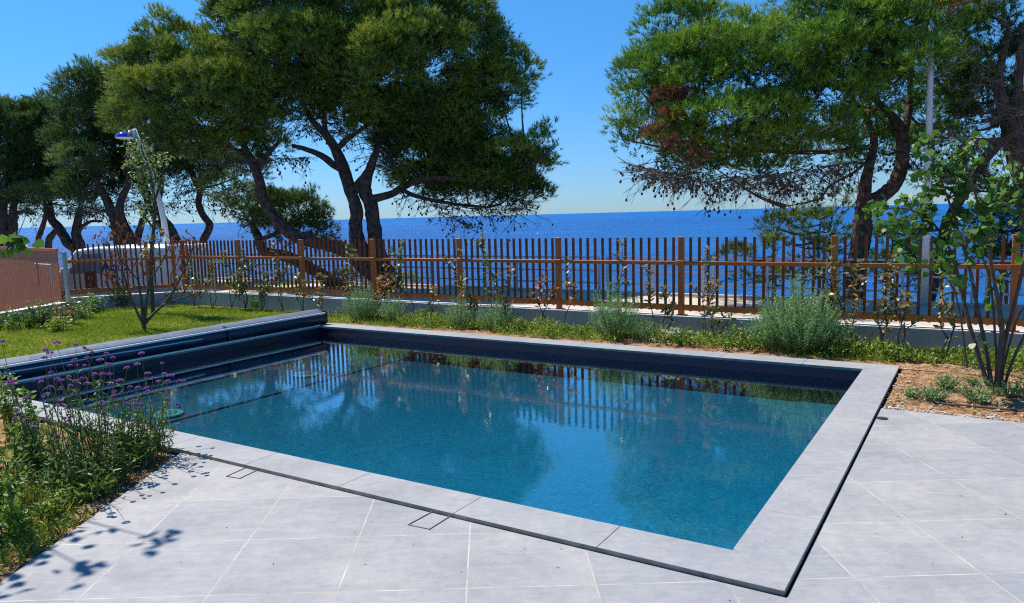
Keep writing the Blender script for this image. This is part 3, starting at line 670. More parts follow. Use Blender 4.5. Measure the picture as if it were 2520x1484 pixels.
def crown(name, D, pads, m, t, dens=1.0, tl=.21, tone=0.0, clump=.36):
    cs, ds, ss, ts = [], [], [], []; tw = MB()
    for pad in pads:
        x, y, rx, ry = pad[:4]; off = pad[4] if len(pad) > 4 else 0; dn = pad[5] if len(pad) > 5 else 1; tn = pad[6] if len(pad) > 6 else 0
        c = at(x, y, D+off); s = (D+off)/F; a, b = rx*s*.97, ry*s*.97; e = np.array([a, min(a, 1.25*b+.25)*.95, b])
        nsub = max(5, int(dens*dn*(a*b*math.pi)/(clump**2*.62)*2.35)); dr = rand_dirs(nsub)
        dr[:, 2] = np.where((dr[:, 2] < -.25) & (rng.random(nsub) < .55), -dr[:, 2], dr[:, 2])
        rad = rng.uniform(.5, 1.02, (nsub, 1))**.6*np.where(rng.random((nsub, 1)) < .12, 1.16, 1)
        sc_ = c + dr*rad*e; cr = clump*rng.uniform(.6, 1.25, nsub); nt_ = np.maximum(6, (26*(cr/clump)**2*(.21/tl)**2*(clump/.36)**2).astype(int))
        tn_s = .38 + tone + tn + rng.normal(0, .15, nsub) + .24*dr[:, 2] + rng.normal(0, .07)  # pad tone puts lit fronts and dark undersides into needle colour; tops paler
        for q in np.nonzero(rng.random(nsub) < .45)[0]:
            p1 = sc_[q]+dr[q]*cr[q]*.5; p0 = c+(sc_[q]-c)*.35-np.array([0, 0, .2*b]); tw.tube([p0, (p0+p1)/2+rng.normal(0, .05, 3)-np.array([0, 0, .06]), p1], [.016, .010, .004], 3, cap=False)
        sub = np.repeat(np.arange(nsub), nt_); k = len(sub)
        dd = unit(rand_dirs(k) + .55*dr[sub] + np.array([0, 0, .55])); rr = rng.uniform(.35, 1.0, (k, 1))
        cs.append(sc_[sub] + dd*rr*cr[sub][:, None]*np.array([1.15, 1.15, .75])); ds.append(unit(dd*.7+np.array([0, 0, .5])+.3*dr[sub]+rng.normal(0, .3, (k, 3)))); ss.append(tl*rng.uniform(.7, 1.3, k)); ts.append(tn_s[sub]+rng.normal(0, .07, k))
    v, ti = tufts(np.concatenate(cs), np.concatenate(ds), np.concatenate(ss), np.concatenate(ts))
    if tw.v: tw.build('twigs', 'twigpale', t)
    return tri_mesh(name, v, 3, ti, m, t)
def branches(t, D, nodes, pads, r0=.055, per=1):
    mb = MB()
    for pad in pads:
        x, y, rx, ry = pad[:4]; off = pad[4] if len(pad) > 4 else 0
        for _ in range(per):
            c = at(x+random.uniform(-.4, .4)*rx, y+random.uniform(-.2, .4)*ry, D+off+random.uniform(-.3, .3))
            n = min(nodes, key=lambda q: np.linalg.norm(q-c)+(2.0 if q[2] > c[2]+.3 else 0)); L = np.linalg.norm(c-n)
            if L > 3.2: continue
            mid = (c+n)/2+np.array([random.uniform(-.12, .12)*L, random.uniform(-.1, .1)*L, -.10*L])
            a, b = smooth_path([n, mid, c], [r0*min(1.5, .5+L*.35), r0*.6, r0*.2], 4); mb.tube(a, b, 6, .08, cap=False)
    return mb.build('branch', 'bark', t)
def twig_fringe(t, D, segs, n, length=(.5, 1.3), cones=True, drop=.5, side=0):
    """bare dead twigs with cones hanging under the crown; segs = polyline in photo px"""
    mb = MB(); cb = MB(); L = [math.dist(a[:2], b[:2]) for a, b in zip(segs[:-1], segs[1:])]; tot = sum(L)
    for _ in range(n):
        q = random.uniform(0, tot); i = 0
        while i < len(L)-1 and q > L[i]: q -= L[i]; i += 1
        f = q/L[i]; x = segs[i][0]*(1-f)+segs[i+1][0]*f; y = segs[i][1]*(1-f)+segs[i+1][1]*f
        p = at(x, y-10, D+random.uniform(-1.6, 1.4)); ln = random.uniform(*length)
        d = np.array([random.uniform(-1, 1)+side, random.uniform(-.7, .7), -drop*random.uniform(.2, 1.3)]); d /= np.linalg.norm(d)
        pts = [p]
        for k in range(4):
            d = d+np.array([random.uniform(-.25, .25), random.uniform(-.25, .25), random.uniform(-.1, .22)]); d /= np.linalg.norm(d); pts.append(pts[-1]+d*ln/4)
        mb.tube(pts, [.011, .009, .008, .006, .004], 4, cap=False)
        for k in (1, 2, 3):
            for _2 in range(2):
                d2 = d+np.array([random.uniform(-.9, .9), random.uniform(-.7, .7), random.uniform(-.7, .4)]); d2 /= np.linalg.norm(d2); l2 = ln*random.uniform(.15, .4)
                e = pts[k]+d2*l2; mb.tube([pts[k], (pts[k]+e)/2+np.array([0, 0, .02]), e], [.006, .005, .004], 3, cap=False)
                if cones and random.random() < .22: cb.blob(e+np.array([0, 0, -.03]), .038, 1, .15, (.85, .85, 1.15))
    mb.build('dead_twigs', 'twig', t)
    if cones and cb.v: o = cb.build('pine_cones', 'cone', t); o['kind'] = 'stuff'

def pine(label, D, limbs, pads, m='needle', fringe=None, dens=1.05, tone=0, tl=.235, r0=.055, extra=None, per=1, clump=.42):
    x, y = limbs[0][0][:2]; b = at(x, y, D); t = thing('pine_tree', label, 'tree', (b[0], b[1], b[2]))
    mb = MB(); nodes = []
    for l in limbs:
        a = limb(mb, l, D); nodes += a[len(a)//3:]
    mb.build('trunk', 'bark', t)
    branches(t, D, nodes, pads, r0, per)
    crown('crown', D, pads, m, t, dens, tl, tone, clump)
    if fringe:
        for f in fringe: twig_fringe(t, D, *f[:2], **(f[2] if len(f) > 2 else {}))
    return t

# the big twin-trunked pine in the middle
pine('large twin trunked pine with broad dark crown standing alone against the sea', 24.5,
  [[(968, 712, 52), (956, 700, 50), (934, 672, 46), (900, 628, 42), (880, 594, 38), (875, 550, 33), (878, 517, 32), (862, 469, 31), (845, 414, 29), (825, 366, 24), (801, 330, 20), (769, 298, 14), (740, 240, 8)],
   [(972, 712, 48), (962, 693, 46), (938, 650, 44), (925, 600, 37), (919, 550, 35), (912, 505, 34), (898, 470, 33), (905, 430, 24), (922, 385, 18), (940, 330, 12), (960, 250, 8)],
   [(866, 474, 26), (886, 450, 22), (908, 418, 18), (918, 385, 14)],
   [(900, 495, 26), (920, 489, 22), (964, 477, 18), (996, 457, 17), (1050, 440, 15, -.6), (1130, 440, 12, -.8), (1220, 435, 9, -.8), (1310, 410, 5, -.8)],
   [(988, 465, 12), (1024, 483, 10), (1107, 501, 8, .4), (1200, 510, 5, .4)],
   [(845, 416, 22), (825, 408, 19), (789, 382, 15), (749, 366, 12), (718, 358, 8)],
   [(826, 368, 15), (861, 338, 13), (889, 318, 10), (930, 290, 6)], [(801, 332, 14), (797, 286, 11), (795, 230, 7)]],
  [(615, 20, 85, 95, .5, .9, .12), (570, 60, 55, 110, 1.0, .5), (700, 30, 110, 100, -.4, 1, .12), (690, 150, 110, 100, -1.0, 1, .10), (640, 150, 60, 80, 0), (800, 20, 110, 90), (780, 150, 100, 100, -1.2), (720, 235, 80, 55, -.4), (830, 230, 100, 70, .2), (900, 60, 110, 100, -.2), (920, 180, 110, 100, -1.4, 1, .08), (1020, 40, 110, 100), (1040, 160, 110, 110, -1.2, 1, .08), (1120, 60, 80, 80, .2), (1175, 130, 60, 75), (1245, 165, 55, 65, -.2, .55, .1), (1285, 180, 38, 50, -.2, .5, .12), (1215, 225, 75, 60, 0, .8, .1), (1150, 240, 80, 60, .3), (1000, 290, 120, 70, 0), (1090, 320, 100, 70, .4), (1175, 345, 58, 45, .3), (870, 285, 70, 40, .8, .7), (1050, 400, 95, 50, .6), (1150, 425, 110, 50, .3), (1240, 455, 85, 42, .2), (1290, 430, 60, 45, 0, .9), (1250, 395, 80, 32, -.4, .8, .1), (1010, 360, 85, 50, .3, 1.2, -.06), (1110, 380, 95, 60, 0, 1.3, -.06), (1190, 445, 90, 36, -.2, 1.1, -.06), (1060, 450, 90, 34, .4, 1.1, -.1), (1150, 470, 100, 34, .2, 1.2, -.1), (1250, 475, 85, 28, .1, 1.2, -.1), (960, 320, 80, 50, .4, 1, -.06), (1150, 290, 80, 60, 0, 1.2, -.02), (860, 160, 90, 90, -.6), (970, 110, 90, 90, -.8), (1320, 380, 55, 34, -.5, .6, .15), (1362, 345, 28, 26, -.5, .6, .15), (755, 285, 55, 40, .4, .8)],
  fringe=[([(960, 470), (1030, 490), (1130, 520), (1240, 525), (1300, 505)], 90, dict(side=.5)), ([(1050, 510), (1100, 540), (1150, 570)], 34, dict(length=(.4, .9), side=.6)), ([(700, 300), (780, 330), (870, 330), (900, 380), (980, 420)], 80, dict(length=(.5, 1.1)))], tone=.02)
# pine leaning left out of the same bank, lit yellow-green
pine('leaning pine with yellow green crown left of the twin trunked pine', 24.0,
  [[(958, 702, 40), (930, 682, 38), (890, 650, 38), (856, 620, 37), (809, 600, 35), (747, 588, 32), (705, 566, 29), (668, 528, 27), (648, 490, 26), (637, 440, 24), (622, 404, 21), (600, 360, 16), (560, 300, 11), (520, 240, 7)], [(630, 425, 14), (655, 385, 12), (690, 345, 8)], [(612, 385, 12), (560, 360, 9), (470, 330, 6)]],
  [(400, 90, 50, 55, .3, .45, .1), (450, 120, 50, 45, .2, .7, .12), (335, 165, 50, 45, 0, .9, .12), (400, 170, 70, 50, -.2, 1, .14), (490, 160, 80, 55, -.3, 1, .14), (560, 165, 55, 50, .1, .9, .1), (310, 220, 55, 45, .2, 1, .05), (390, 240, 85, 60, -.8, 1, .12), (490, 230, 90, 65, -1.1, 1, .14), (580, 215, 75, 60, -.7, 1, .13), (635, 245, 55, 60, -.6, 1, .13), (350, 300, 70, 55, 0, 1, -.03), (440, 310, 90, 60, -.5, 1, .02), (540, 300, 90, 60, -.8, 1, .06), (625, 310, 65, 50, -.4, 1, .1), (470, 370, 80, 38, .2, 1, -.08), (570, 365, 70, 40, 0, 1, -.02), (660, 350, 50, 30, .2, .8)],
  fringe=[([(560, 395), (640, 400), (720, 400), (760, 395)], 60, dict(length=(.4, .9)))], tone=.04)
# low bushy pine whose trunk sprawls over the ground
pine('low bushy dark pine on a sprawling trunk left of the twin trunked pine', 25.5,
  [[(850, 712, 34), (815, 693, 33), (784, 672, 31), (747, 650, 30), (700, 630, 28), (655, 622, 27), (640, 602, 24), (634, 580, 21), (622, 550, 16), (640, 520, 12), (690, 500, 8)], [(640, 590, 12), (690, 570, 10), (750, 545, 6)]],
  [(620, 500, 45, 38, 0, .8), (680, 520, 55, 42, -.4), (735, 525, 45, 42, -.3, 1, .06), (775, 505, 24, 28, -.2, .6, .1), (790, 560, 24, 40, 0, .8), (720, 570, 75, 24, -.3), (640, 555, 50, 30, .2, .8), (570, 470, 55, 32, .2, .6), (560, 520, 40, 22, .3, .35)],
  m='needle_d', fringe=[([(520, 500), (580, 540), (640, 570)], 30, dict(length=(.3, .8)))], tone=-.02)
# zig-zag trunk behind
pine('thin zigzag trunked pine behind the left fence corner', 29.0,
  [[(506, 720, 18), (497, 620, 18), (501, 590, 18), (516, 556, 18), (500, 530, 17), (488, 500, 16), (492, 470, 15), (478, 440, 14), (464, 400, 11), (470, 350, 7)]],
  [(470, 410, 60, 34, 0, 1), (540, 415, 60, 32, .3, 1), (420, 400, 50, 38, .4, 1), (600, 420, 45, 26, .5, .8), (520, 450, 40, 22, .2, .6)],
  m='needle_d', fringe=[([(430, 460), (500, 480), (560, 480), (610, 460)], 70, dict(length=(.5, 1.2)))], tone=-.12)
# the group at the left
pine('dark pine with thick trunk leaning left beside the blue street lamp', 28.0,
  [[(440, 720, 36), (433, 610, 34), (418, 572, 33), (395, 540, 31), (372, 500, 27), (352, 460, 23), (340, 420, 19), (335, 370, 14), (330, 310, 8)], [(385, 520, 18), (392, 480, 15), (400, 440, 10)]],
  [(285, 240, 40, 45, .2, .9), (330, 300, 55, 45, .3), (300, 350, 60, 45, .2, 1, -.06), (370, 370, 60, 40, .3), (300, 420, 65, 40, .5, 1, -.08), (390, 430, 55, 35, .5), (340, 470, 50, 26, .4, .8)],
  m='needle_d', fringe=[([(270, 480), (340, 510), (420, 510), (480, 500)], 60, dict(length=(.5, 1.1)))], tone=-.06)
pine('tall pine with paired trunks crossing above the roof of the van', 27.0,
  [[(300, 720, 28), (296, 610, 27), (282, 541, 24), (266, 500, 20), (252, 470, 17), (239, 446, 14), (225, 390, 10), (215, 300, 7)], [(330, 720, 26), (325, 605, 24), (306, 556, 22), (294, 520, 20), (300, 488, 17), (316, 448, 14), (310, 380, 9)], [(330, 620, 18), (340, 580, 17), (349, 548, 15), (360, 510, 10)]],
  [(212, 195, 38, 32, .2, .7, .04), (195, 235, 50, 40, .1, 1, .02), (245, 225, 38, 38, .3, .9), (215, 290, 60, 45, 0, 1), (265, 300, 45, 45, .4, 1, -.05), (200, 350, 60, 45, .4, 1, -.04), (255, 380, 55, 45, .6, 1, -.08), (190, 405, 42, 42, -1.2, 1, .16), (260, 450, 60, 40, .8, 1, -.1), (205, 470, 55, 38, .8, 1, -.1)],
  m='needle_d', fringe=[([(180, 510), (240, 525), (300, 520)], 50, dict(length=(.4, 1.0)))], tone=.0)
pine('forked pine growing just behind the cab of the van', 30.0,
  [[(200, 720, 30), (197, 612, 28), (188, 582, 23), (190, 550, 19), (200, 510, 14)], [(196, 612, 26), (172, 603, 25), (157, 580, 23), (143, 560, 22), (128, 540, 19), (122, 500, 13)], [(188, 585, 12), (200, 560, 10), (224, 545, 7), (250, 545, 5)]],
  [(130, 265, 45, 30, .4, .7, .04), (90, 290, 50, 35, .2, 1, .02), (140, 310, 55, 45, 0, 1, .04), (100, 360, 60, 50, -.2, 1, .04), (150, 390, 50, 50, .4, 1, -.06), (90, 430, 55, 40, .2, 1, .0), (140, 450, 50, 35, .8, 1, -.1), (110, 488, 62, 30, -1.6, 1, .18), (170, 500, 60, 24, .5, 1, -.06)],
  m='needle_d', fringe=[([(40, 520), (110, 525), (170, 530), (230, 530)], 60, dict(length=(.4, 1.0)))], tone=.0)
pine('slim bent pine trunk between the wire fence and the van', 31.0,
  [[(92, 720, 13), (93, 605, 13), (99, 575, 12), (108, 548, 11), (112, 520, 9), (105, 470, 6)], [(118, 720, 16), (119, 607, 16), (124, 585, 16), (136, 570, 13), (150, 555, 7)]],
  [(80, 470, 50, 35, .4, .8), (60, 400, 50, 40, .4, .8)], m='needle_d', tone=-.08)
pine('leftmost pair of straight dark pine trunks at the photo edge', 29.0,
  [[(10, 720, 24), (9, 594, 23), (10, 560, 22), (8, 525, 20), (10, 460, 14), (20, 380, 8)], [(28, 720, 24), (29, 592, 23), (33, 560, 21), (32, 525, 18), (40, 470, 12)]],
  [(20, 285, 50, 28, .2, 1, .06), (-30, 300, 60, 50, .2), (45, 330, 50, 45, .2, 1, .02), (0, 370, 60, 50, 0, 1, .02), (40, 420, 50, 45, .2, 1, .02), (5, 450, 60, 40, 0, 1, .06), (50, 480, 45, 32, .6, 1, -.08), (0, 505, 50, 22, .4, .9)],
  m='needle_d', fringe=[([(-20, 520), (40, 530), (90, 530)], 24, dict(length=(.4, 1.0)))], tone=.02)
# the big pine at the right
tr = pine('large forked pine at right with spreading bright green crown', 18.5,
  [[(2096, 790, 56), (2101, 738, 50), (2108, 650, 46), (2119, 578, 45), (2125, 519, 44), (2126, 490, 34), (2130, 445, 27), (2140, 400, 23), (2150, 350, 18), (2130, 290, 12), (2080, 220, 8)],
   [(2128, 520, 34), (2150, 495, 36), (2180, 474, 35), (2205, 446, 34), (2220, 393, 33), (2219, 335, 30), (2204, 298, 24), (2170, 262, 16), (2120, 210, 9)], [(2219, 340, 20), (2235, 280, 17), (2240, 200, 12), (2250, 120, 7)],
   [(2150, 360, 14), (2080, 370, 13), (1980, 375, 11), (1860, 370, 8), (1720, 350, 5)],
   [(2128, 400, 8), (2100, 425, 7), (2041, 457, 6), (2019, 487, 5), (1975, 500, 3.5), (1930, 508, 2.5)]],
  [(1568, 200, 42, 50, -.2, .9, .06), (1600, 150, 45, 45, 0, .9), (1625, 85, 38, 45, 0, .55, .02), (1680, 80, 55, 55, .1, .7, .04), (1740, 60, 45, 45, .1, .55, .04), (1650, 170, 70, 55, -.4, 1, .04), (1740, 140, 75, 65, -.6, 1, .04), (1830, 90, 60, 45, 0, .7, .04), (1620, 235, 60, 40, -.3, 1, .02), (1720, 220, 80, 50, -.8, 1, .02), (1830, 170, 85, 70, -1.0, 1, .05), (1910, 110, 70, 60, -.4, .9, .05), (1985, 40, 75, 60, -.2, .9, .06), (2060, 30, 90, 65, -.8, 1, .08), (1940, 200, 90, 70, -1.3, 1, .05), (2030, 140, 90, 75, -1.4, 1, .07), (2150, 70, 90, 75, -1.4, 1, .09), (2250, 60, 80, 75, -1.6, 1, .09), (2340, 60, 55, 70, -1.2, .9, .06), (2130, 170, 90, 65, -1.7, 1, .06), (2240, 170, 85, 65, -1.8, 1, .07), (2330, 180, 60, 60, -1.2, 1, .0), (2050, 240, 95, 50, -1.4, 1, .0), (2170, 235, 80, 40, -1.2, 1, -.03),
   (1700, 295, 70, 42, -1.0, 1, .12), (1800, 300, 85, 48, -1.5, 1, .12), (1900, 290, 80, 45, -1.3, 1, .06), (1600, 310, 45, 40, .2, .6), (1552, 300, 32, 25, .2, .45), (1545, 345, 28, 30, .2, .4), (1600, 370, 50, 26, .3, .5), (1680, 350, 75, 38, -.7, 1, .06), (1790, 360, 90, 32, -.6, 1, .0), (1900, 350, 90, 40, -.9, 1, .02), (2000, 320, 85, 45, -1.2, 1, .05), (2020, 370, 90, 30, -.2, 1, -.08), (1900, 400, 85, 28, .1, 1, -.12), (1790, 410, 90, 30, .2, 1, -.12), (1700, 400, 70, 30, .2, .9, -.1), (2110, 330, 70, 50, .6, 1, -.12), (2180, 370, 60, 40, 1.0, .9, -.12), (2290, 290, 70, 50, .6, 1, -.1), (2300, 350, 70, 30, .8, .8, -.1), (2120, 400, 60, 20, .5, .8, -.1)],
  m='needle_b', dens=1.0, tl=.205, r0=.05, clump=.37,
  fringe=[([(1600, 400), (1680, 430), (1780, 445), (1900, 440), (2020, 420), (2110, 410)], 190, dict(length=(.5, 1.25), side=-.15, drop=.7)), ([(1590, 420), (1650, 435), (1720, 455)], 50, dict(length=(.5, 1.1), side=-1.0, drop=.4)), ([(1900, 450), (1960, 470), (2030, 480)], 34, dict(length=(.4, .9))), ([(2200, 390), (2260, 390), (2330, 380)], 34, dict(length=(.3, .8)))])
crown('dead_foliage', 18.5, [(1640, 270, 24, 22, -1.1, .9), (1622, 305, 30, 26, -1.1, .8), (1630, 345, 32, 30, -1.2, .7), (1690, 375, 60, 18, -1.2, .45), (1655, 245, 14, 16, -1.1, .6), (2330, 10, 10, 9, -2.2, .6)], 'deadneedle', tr, .8, .17, .1, .28)
# edge pine and the leaning one at far right
pine('dark pine filling the right edge with pale branches near the top', 16.8,
  [[(2560, 760, 62), (2555, 600, 58), (2528, 470, 54), (2508, 400, 50), (2492, 355, 46), (2481, 312, 36), (2462, 235, 26), (2456, 187, 22), (2468, 133, 17), (2482, 70, 12)], [(2500, 370, 40), (2510, 320, 36), (2500, 250, 30), (2507, 176, 20), (2516, 70, 12)], [(2456, 190, 12), (2440, 160, 9), (2420, 110, 6)]],
  [(2440, 30, 60, 55, .2, .7, -.1), (2500, 40, 55, 70, .4, .8, -.1), (2400, 110, 50, 60, .8, .8, -.1), (2420, 190, 50, 60, .9, .8, -.14), (2380, 250, 60, 50, 1.0, .8, -.14), (2430, 270, 50, 50, .6, .7, -.14), (2540, 150, 60, 80, .8, .8, -.1), (2400, 320, 60, 28, .6, .6, -.14), (2540, 280, 50, 50, .5, .7, -.1)], m='needle_d', dens=.85,
  fringe=[([(2340, 330), (2400, 350), (2470, 350)], 60, dict(length=(.4, 1.0))), ([(2380, 120), (2430, 230), (2480, 300)], 60, dict(length=(.4, 1.0)))])
pine('thin dark pine trunk leaning right behind the white pole', 18.0,
  [[(2276, 800, 26), (2292, 720, 25), (2302, 680, 25), (2318, 600, 25), (2330, 550, 25), (2364, 487, 25), (2404, 421, 25), (2430, 381, 25), (2470, 342, 24), (2500, 300, 16)]],
  [(2360, 455, 40, 18, .3, .35), (2290, 440, 40, 18, .4, .35), (2440, 470, 22, 16, .2, .3), (2490, 290, 40, 30, .3, .8, -.1)], m='needle_d', fringe=[([(2240, 420), (2300, 440), (2380, 440)], 22, dict(length=(.3, .7)))])
# young pines rooted on the shore below the promenade
def young(label, D, x, y, pads, m, tone=0.05, dens=.5, r0=.03):
    base = at(x, y, D); t = thing('young_pine', label, 'tree', base); mb = MB(); nodes = []
    a, b = smooth_path([base, at(x+6, y-60, D), at(x+2, y-130, D), at(x+10, y-200, D)], [.06, .05, .035, .015]); mb.tube(a, b, 7, .08); nodes = a[2:]
    mb.build('trunk', 'greystem', t); branches(t, D, nodes, pads, r0, 3); crown('crown', D, pads, m, t, dens, .22, tone, .27)
young('sparse young pine left of the big right trunk seen through the fence', 19.5, 2010, 740, [(1990, 520, 40, 30, 0, .6), (1960, 560, 45, 35, 0, .7), (2030, 570, 45, 45, -.2, .8), (1930, 600, 40, 30, 0, .6), (2070, 500, 30, 35, .2, .7), (2060, 600, 40, 40, 0, .8), (1990, 630, 55, 35, -.2, .8), (1900, 560, 24, 20, 0, .4), (1950, 680, 60, 30, 0, .6), (2040, 680, 50, 30, 0, .6)], 'needle')
young('very low young pine spreading over the railing', 19.0, 1900, 760, [(1830, 630, 36, 20, 0, .6), (1870, 650, 45, 25, 0, .7), (1850, 690, 50, 24, 0, .5), (1910, 620, 30, 22, 0, .6), (1790, 640, 20, 14, 0, .4), (1920, 700, 50, 22, 0, .5)], 'needle')
young('bushy young pine between the big right trunk and the white pole', 19.0, 2190, 760, [(2180, 560, 36, 30, 0, .7), (2220, 600, 45, 40, 0, .9), (2160, 620, 40, 40, 0, .9), (2210, 660, 55, 40, 0, .9), (2250, 560, 30, 40, 0, .6), (2160, 690, 45, 30, 0, .8), (2240, 700, 40, 26, 0, .8)], 'needle_b')
young('shaded dark young pine at the right edge beyond the railing', 18.5, 2470, 770, [(2440, 560, 40, 35, .2, .8), (2490, 600, 50, 45, .2, .9), (2420, 600, 35, 25, .3, .6), (2500, 660, 45, 45, .2, .9), (2440, 650, 45, 30, .3, .7), (2400, 540, 25, 22, .2, .5), (2520, 540, 40, 40, .2, .7)], 'needle_d', -.15, .6)
young('pale loose young pine reaching up at the right edge', 19.0, 2530, 700, [(2490, 470, 24, 26, 0, .35), (2510, 510, 26, 30, 0, .5), (2480, 520, 20, 18, 0, .4)], 'needle', .2, .5)
# low scrub on the bank at the foot of the twin-trunked pine
def scrub(label, x, y, D, rx, ry, m='greenleaf', n=900):
    c = at(x, y, D); s = D/F; t = thing('scrub_bush', label, 'bush', c+np.array([0, 0, -ry*s])); d = rand_dirs(n); d[:, 2] = abs(d[:, 2])*1.0-.2
    p = c+d*np.array([rx*s, rx*s*.7, ry*s])*rng.uniform(.5, 1, (n, 1)); v, ti, k = leaves(p, unit(d+rand_dirs(n)*.8), rng.uniform(.07, .14, n), rng.uniform(.02, .035, n), rng.uniform(.2, .9, n)); tri_mesh('foliage', v, k, ti, m, t)
    mb = MB()
    for _ in range(8): mb.tube([c+np.array([0, 0, -ry*s]), c+rand_dirs(1)[0]*np.array([rx*s, rx*s*.6, ry*s])*.7], [.02, .006], 4, cap=False)
    mb.build('stems', 'stem', t)
scrub('yellow green scrub bush at the foot of the twin trunked pine on its left', 850, 680, 25.0, 45, 26, 'weedleaf')
scrub('yellow green scrub bush at the foot of the twin trunked pine on its right', 1000, 690, 25.2, 40, 24, 'weedleaf')
scrub('small scrub bush on the bank in line with the leaning pine trunks', 715, 705, 26.5, 30, 12, 'weedleaf', 400)

# ================================================================== GARDEN PLANTS
def stems_leaves(t, stems, stem_m, leaf_m, step, ll, lw, tint, kind='leaf', start=.3, fold=.25, droop=.1, up=.35, bunch=1, sw=(.008, .004), seg=5, tipfull=0):
    """stems: list of 3d polylines; leaves set in pairs along each, thickening to the tip"""
    mb = MB(); cs, ds, ls = [], [], []
    for s in stems:
        a, b = smooth_path(s, [sw[0]+(sw[1]-sw[0])*i/(len(s)-1) for i in range(len(s))], 3); mb.tube(a, b, seg, 0, cap=False)
        L = sum(np.linalg.norm(a[i+1]-a[i]) for i in range(len(a)-1)); n = max(2, int(L*(1-start)/step)); ph = random.uniform(0, 6)
        for k in range(n+tipfull):
            f = start+(1-start)*min(1, (k+.5)/n); q = f*(len(a)-1); i = min(int(q), len(a)-2); p = a[i]*(1-(q-i))+a[i+1]*(q-i); tg = a[i+1]-a[i]; tg /= np.linalg.norm(tg)+1e-9
            e1 = np.cross(tg, (.3, .5, .8)); e1 /= np.linalg.norm(e1)+1e-9; e2 = np.cross(tg, e1)
            for j in range(2*bunch):
                an = ph+k*1.7+j*math.pi/bunch+random.uniform(-.4, .4); d = e1*math.cos(an)+e2*math.sin(an)+tg*random.uniform(.1, .9)+np.array([0, 0, up*random.uniform(-.3, 1)])
                cs.append(p+rng.normal(0, .004, 3)); ds.append(d/np.linalg.norm(d)); ls.append(random.uniform(.65, 1.15)*(.75+.35*math.sin(f*3.0)))
    mb.build('stems', stem_m, t)
    if cs:
        n = len(cs); v, ti, k = leaves(np.array(cs), np.array(ds), ll*np.array(ls), lw*np.array(ls), rng.normal(tint[0], tint[1], n), fold, droop, kind)
        tri_mesh('foliage', v, k, ti, leaf_m, t)
def wander(p, q, n=4, j=.06):
    p, q = np.array(p, float), np.array(q, float); L = np.linalg.norm(q-p)
    return [p+(q-p)*i/n+(rng.normal(0, j*L, 3)*np.array([1, 1, .4]) if 0 < i < n else 0) for i in range(n+1)]

# --- round-leaved tree at the right
def judas_tree(label, base, D, paths, clusters, nleaf, ll):
    t = thing('judas_tree', label, 'tree', base); mb = MB(); nodes = []; D0 = D
    for k, pth in enumerate(paths):
        dd = random.uniform(-.35, .35); n = len(pth); pts = []
        for i, q in enumerate(pth): pts.append(at(q[0], q[1], D0+dd*i/(n-1)) if i else np.array(base)+np.array([(q[0]-pth[0][0]), 0, 0])*0+(at(q[0], q[1], D0)-np.array(base))*np.array([1, 1, .3]))
        a, b = smooth_path(pts, [q[2]/2/F*D for q in pth]); mb.tube(a, b, 8, .10); nodes += a[len(a)//4:]
    cs, ds, tb = [], [], MB()
    for (x, y, r) in clusters:
        c = at(x, y, D0+random.uniform(-.45, .45)); R = r/F*D0
        n0 = min(nodes, key=lambda q: np.linalg.norm(q-c)+(1 if q[2] > c[2]+.1 else 0)); m_ = max(3, int(nleaf*(r/45)**2))
        ends = []
        for _ in range(max(2, m_//9)):
            e = c+rand_dirs(1)[0]*R*np.array([1, 1, .9])*random.uniform(.4, 1)
            a, b = smooth_path([n0, (n0+e)/2+np.array([0, 0, .05]), e], [.006, .004, .0025], 4); tb.tube(a, b, 4, 0, cap=False); ends += a[len(a)//3:]
        for _ in range(m_):
            p = random.choice(ends)+rng.normal(0, .02, 3); d = rand_dirs(1)[0]+np.array([0, 0, -.35]); cs.append(p+d*.02); ds.append(d/np.linalg.norm(d))
    mb.build('trunk', 'stem', t); tb.build('twigs', 'stem', t)
    n = len(cs); ln = ll*rng.uniform(.6, 1.15, n); v, ti, k = leaves(np.array(cs), np.array(ds), ln, ln*1.02, rng.normal(.5, .22, n), .22, .18, 'round'); tri_mesh('foliage', v, k, ti, 'judas', t)
    return t
bj = gnd(2452, 952, -.03)
